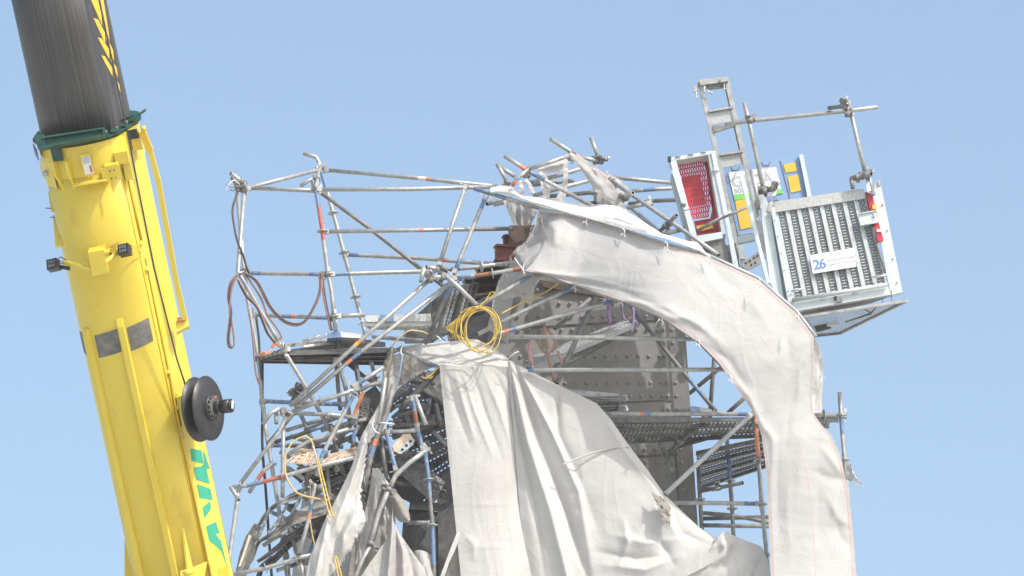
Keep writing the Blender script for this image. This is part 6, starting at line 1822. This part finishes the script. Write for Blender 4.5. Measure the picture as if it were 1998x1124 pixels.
strap([(1235, 600, .4), (1236, 625, .4), (1231, 648, .4)], 6, 'strap_purple', 'purple strap on the right beside the leaning plank end', 8)

# ============================================================ hoses, cables, ropes
cable('hose', [[(464, 534, -.08), (449, 553, -.1), (445, 580, -.1), (449, 612, -.1), (444, 660, -.1), (448, 679, -.1), (457, 671, -.1), (453, 633, -.1), (448, 607, -.12), (453, 560, -.12), (464, 537, -.1)],
               [(465, 536, -.1), (452, 553, -.12), (448, 580, -.12), (452, 612, -.12), (447, 660, -.12), (451, 678, -.12)]], [.011, .009], ['hose_pink', 'hose_dark'], 'brownish hose loop hanging out furthest left of the corner post', 'hose')
cable('hose', [[(476, 532, -.1), (500, 551, -.12), (527, 601, -.12), (559, 631, -.12), (591, 631, -.12), (617, 593, -.1), (627, 561, -.08), (625, 534, -.06)],
               [(478, 534, -.12), (503, 550, -.13), (530, 600, -.13), (561, 628, -.13), (592, 628, -.13), (615, 592, -.12), (624, 561, -.1), (622, 536, -.08)]], [.012, .010], ['hose_pink', 'hose_dark'], 'brownish double hose sagging between the two left posts', 'hose')
cable('hose', [[(627, 532, -.08), (631, 575, -.06), (638, 612, -.05), (645, 645, 0)], [(629, 532, -.06), (634, 575, -.04), (641, 612, -.03), (648, 645, 0)]], [.010, .010], ['hose_pink', 'hose_dark'], 'hose dropping straight beside the red and blue post', 'hose')
cable('hose', [[(479, 535, -.1), (508, 580, -.1), (522, 615, -.1), (540, 640, -.1), (549, 657, -.1), (545, 662, -.1)], [(463, 545, -.1), (479, 577, -.1), (500, 599, -.1), (512, 628, -.1), (521, 650, -.1), (536, 670, -.1)],
               [(466, 548, -.12), (482, 575, -.12), (503, 600, -.12), (515, 628, -.12), (524, 650, -.12), (538, 668, -.12)]], [.011, .010, .009], ['hose_pink', 'hose_dark', 'hose_pink'], 'bundle of hoses fanning down right from the corner joint', 'hose')
cable('hose', [[(487, 612, .3), (493, 660, .3), (498, 720, .3), (505, 750, .3)], [(500, 620, .35), (505, 660, .35), (507, 700, .35), (511, 740, .35)]], [.010, .014], ['hose_pink', 'cable_black'], 'hose hanging down the outer left upright to a loose end', 'hose')
cable('power_cable', [[(464, 375, -.1), (454, 407, -.12), (457, 441, -.12), (464, 473, -.1), (474, 497, 0), (481, 522, .1), (486, 533, .2)]], .013, ['hose_dark'], 'dark cable bowing left of the corner post top', 'cable')
cable('power_cable', [[(512, 700, .6), (512, 800, .6), (512, 872, .6), (519, 964, .6), (525, 1055, .6), (530, 1124, .6), (534, 1170, .6)]], .016, ['cable_black'], 'black cable hanging straight down behind the left bay', 'cable')
cable('power_cable', [[(468, 360, -.1), (458, 352, -.15), (448, 358, -.2), (440, 372, -.2)], [(466, 362, -.1), (452, 366, -.2), (442, 360, -.25)], [(468, 364, -.1), (456, 372, -.2), (449, 370, -.2)]], .005, ['sign_white', 'rust', 'cable_black'], 'frayed wires sticking out at the far left corner joint', 'wire', n=16)
cable('rag', [[(505, 694, -.05), (515, 688, -.1), (525, 690, -.1), (530, 683, -.1)], [(508, 690, -.05), (518, 692, -.1), (528, 684, -.1)], [(530, 678, -.1), (538, 670, -.1), (545, 676, -.1)]], .016, ['orange_pipe', 'strap_pink', 'orange_box'], 'tangle of orange cords on the deck corner at left', 'cord', n=20)
# coil of yellow cable
rr = random.Random(3); loops = []
for k in range(5):
    cx, cy = 937 + rr.uniform(-8, 6), 636 + rr.uniform(-4, 10)
    rx, ry = 35 + rr.uniform(-6, 6), 38 + rr.uniform(-6, 5)
    loops.append([(cx + rx * math.cos(a) , cy + ry * math.sin(a) + (8 if math.sin(a) > 0 else 0) * rr.uniform(0, 1), -.42 + .012 * k + .03 * math.sin(a * 2 + k)) for a in [2 * math.pi * j / 14 - 1.5 for j in range(15)]])
loops.append([(935, 598, -.4), (950, 585, -.4), (965, 573, -.42), (958, 571, -.4), (945, 590, -.4)])
for k in range(6):
    loops.append([(930 - k * 2, 600 + k, -.38), (905 - k * 5, 622 + k * 2, -.36), (890 - k * 3, 645, -.34), (882 + k * 8, 662 + k, -.3)])
cable('cable_coil', loops, .0062, ['cable_yellow'], 'coil of bright yellow cable hung over the tubes in the centre', 'cable', n=60)
cable('power_cable', [[(978, 612, -.2), (1020, 590, -.1), (1060, 572, .0), (1080, 560, .1), (1097, 546, .3)]], .009, ['cable_yellow'], 'thin yellow line running from the coil up right under the arching sheet', 'cable')
cable('power_cable', [[(750, 740, .1), (762, 700, 0), (768, 672, -.1), (785, 654, -.15), (800, 645, -.15), (822, 647, -.1), (835, 652, -.05)]], .009, ['rope_tan'], 'ochre cable arching over the deck left of the draped sheet', 'cable')
cable('power_cable', [[(822, 735, -.1), (832, 738, -.12), (845, 728, -.12), (855, 716, -.15)], [(835, 732, -.1), (838, 738, -.1), (845, 734, -.1)]], .008, ['cable_yellow'], 'short yellow cable under the corner of the draped sheet', 'cable')
cable('rope', [[(640, 976, -.38), (612, 972, -.38), (580, 962, -.38), (562, 938, -.38), (556, 915, -.38), (557, 890, -.38), (567, 868, -.38), (582, 856, -.38), (596, 852, -.38), (606, 858, -.38), (612, 872, -.38), (616, 890, -.4)]], .011, ['rope_tan'], 'ochre rope loop standing up over the left reed mat', 'rope')
cable('rope', [[(617, 893, -.42), (626, 935, -.42), (635, 975, -.42), (644, 1010, -.42)], [(620, 893, -.42), (631, 935, -.42), (641, 975, -.42), (650, 1010, -.4)], [(606, 935, -.3), (605, 1000, -.3), (607, 1030, -.3), (614, 1065, -.3)], [(652, 1085, -.42), (660, 1124, -.42), (664, 1150, -.42)], [(656, 1085, -.42), (666, 1124, -.42), (670, 1150, -.42)]], [.010, .010, .007, .010, .010], ['rope_tan', 'cable_yellow', 'rope_tan'], 'double ochre rope hanging in front of the torn sheet', 'rope')
cable('wire_tie', [[(611, 868, -.4), (613, 880, -.42), (618, 893, -.42)], [(609, 870, -.42), (616, 884, -.4), (616, 893, -.44)]], .008, ['galv'], 'twisted wire tie on top of the double rope', 'wire', n=20)
for lb_, pth in (('short white tie where the arching sheet meets the rusty tube', [(1004, 503, -.3), (1012, 515, -.42), (1021, 527, -.45), (1023, 536, -.45)]), ('white cord from the pleated sheet top to the lower ledger', [(992, 700, -.3), (1003, 690, -.35), (1012, 686, -.35)]),
                 ('white cord dangling on the arch tube', [(1292, 606, -.35), (1284, 625, -.35), (1278, 637, -.35)]), ('white cord across the hanging shaded sheet by the draped fold', [(785, 676, .0), (782, 686, -.1), (785, 694, -.1)]), ('pale line below the lower ledger left', [(852, 655, -.3), (866, 668, -.3)])):
    cable('cord', [pth], .006, ['sign_white'], lb_, 'cord', n=14, seg=6)

b = MB(); b.slab([(905, 602, 1.5), (945, 580, 1.5), (1005, 560, 1.5), (1000, 700, 1.5), (960, 712, 1.5), (880, 700, 1.5), (872, 650, 1.5)], .05, 'galv_dull')
tag(b.build('backing_plate'), 'grey backing plate behind the yellow cable coil', 'plate')  # added backing in place of the decks, tubes and pylon behind

# loose threads along torn edges, ties round the tubes (parts of their sheets)
def sheet_by(label):
    return [o for o in COL.objects if o.get('label', '').startswith(label)][0]
def threads(label, pts, n, ln, seed, mat='sheet_white'):
    sh = sheet_by(label); r_ = random.Random(seed); V = crm(pts, n); b = MB()
    for v in V:
        x, y, d = v.x + r_.uniform(-2, 2), v.y + r_.uniform(-2, 2), v.z
        l = ln * r_.uniform(.3, 1.3); a = r_.uniform(-1.2, 1.2)
        b.tube([P(x, y, d), P(x + l * .4 * a, y + l * .4, d - .01), P(x + l * a * .5, y + l, d - .02)], .0022, mat, 4, hollow=False)
    b.build('loose_threads', sh)['kind'] = 'stuff'
threads('narrow frayed', [(1590, 660, -.45), (1604, 700, .1), (1606, 740, .15), (1600, 800, .2)], 40, 9, 1)
threads('ragged greyish', [(1050, 420, -.2), (1026, 470, -.12), (1004, 490, -.08), (980, 540, .05), (965, 580, .1)], 46, 9, 2)
threads('long torn', [(728, 842, -.1), (712, 908, -.2), (706, 985, -.34), (712, 1015, -.4), (690, 1060, -.38), (662, 1105, -.34)], 46, 8, 3)
threads('tiny white', [(1660, 905, .2), (1668, 938, .2), (1684, 948, .18)], 18, 10, 4)
threads('soiled torn', [(1272, 960, -.35), (1284, 990, -.38), (1308, 1026, -.34)], 20, 9, 5)
threads('long white sheet', [(1590, 820, .0), (1622, 850, .0), (1640, 890, .05)], 24, 8, 6)
threads('sunlit upper', [(786, 680, .3), (820, 674, .25), (858, 714, -.14)], 14, 6, 7)
sh = sheet_by('long white sheet')
for (x, y) in ((1120, 556), (1212, 585), (1290, 619), (1362, 667), (1425, 737), (1142, 428), (1216, 452), (1300, 479), (1382, 501), (1480, 546), (1556, 613)):
    d = arch_off(x, y) * .85 - .16 - .12 * (y > 530)
    b = MB()
    b.tube([P(x - 3, y - 7, d), P(x + 2, y - 3, d - .05), P(x + 3, y + 3, d - .05), P(x, y + 7, d)], .007, 'sign_white', 6, hollow=False)
    b.tube([P(x, y + 4, d - .05), P(x + 4, y + 10, d - .05), P(x + 2, y + 15, d - .03)], .005, 'sign_white', 6, hollow=False)
    b.tube([P(x - 2, y + 3, d - .05), P(x - 6, y + 9, d - .05)], .004, 'sign_white', 6, hollow=False)
    b.build('tie', sh)

for lb_, pts, m_ in (('large backing plate coloured dark as shade, filling the gap beside the hanging sheet at the bottom', [(788, 1002, 1.05), (896, 996, 1.05), (905, 1200, 1.05), (770, 1200, 1.05)], 'dark_flat'),
                 ('tall backing plate coloured as the shaded pylon wall at the left edge of the hanging sheet', [(852, 940, 1.0), (888, 900, 1.0), (900, 1190, 1.0), (858, 1190, 1.0)], 'dark_steel')):
    b = MB(); b.slab(pts, .04, m_); tag(b.build('backing_plate'), lb_, 'plate')  # added backing plates with the shade put into their dark colour
cloth('background_sheet', [(704, 930, .9), (735, 925, .9), (770, 940, .9)], [(672, 1190, .9), (720, 1190, .9), (775, 1190, .9)], 'sheet_dirty_shade', 'backing sheet coloured dim for the shaded interior behind the bent tube', nu=30, nv=40, wr=.05, wrs=(12, 60), pleat=(.04, 2.2, 1), seed=50)  # added backing; the dim interior shade is in its colour

# ============================================================ thin haze
hz = MB()
hz.box((0, 45, 19.5), 160, 110, 41, 'hole')
m, t = nmat('haze_air')
o_ = node(t, 'ShaderNodeOutputMaterial'); pv = node(t, 'ShaderNodeVolumePrincipled')
pv.inputs['Color'].default_value = (1.0, 0.98, 0.95, 1)
pv.inputs['Density'].default_value = 0.00065
pv.inputs['Anisotropy'].default_value = 0.2
t.links.new(pv.outputs[0], o_.inputs['Volume'])
MATS['haze_air'] = m
hz.f = [f[::-1] for f in hz.f]
hz.m = [0] * len(hz.m); hz.names = ['haze_air']
ho = hz.build('haze', origin=(0, 0, 0)); tag(ho, kind='stuff')

bpy.context.view_layer.update()
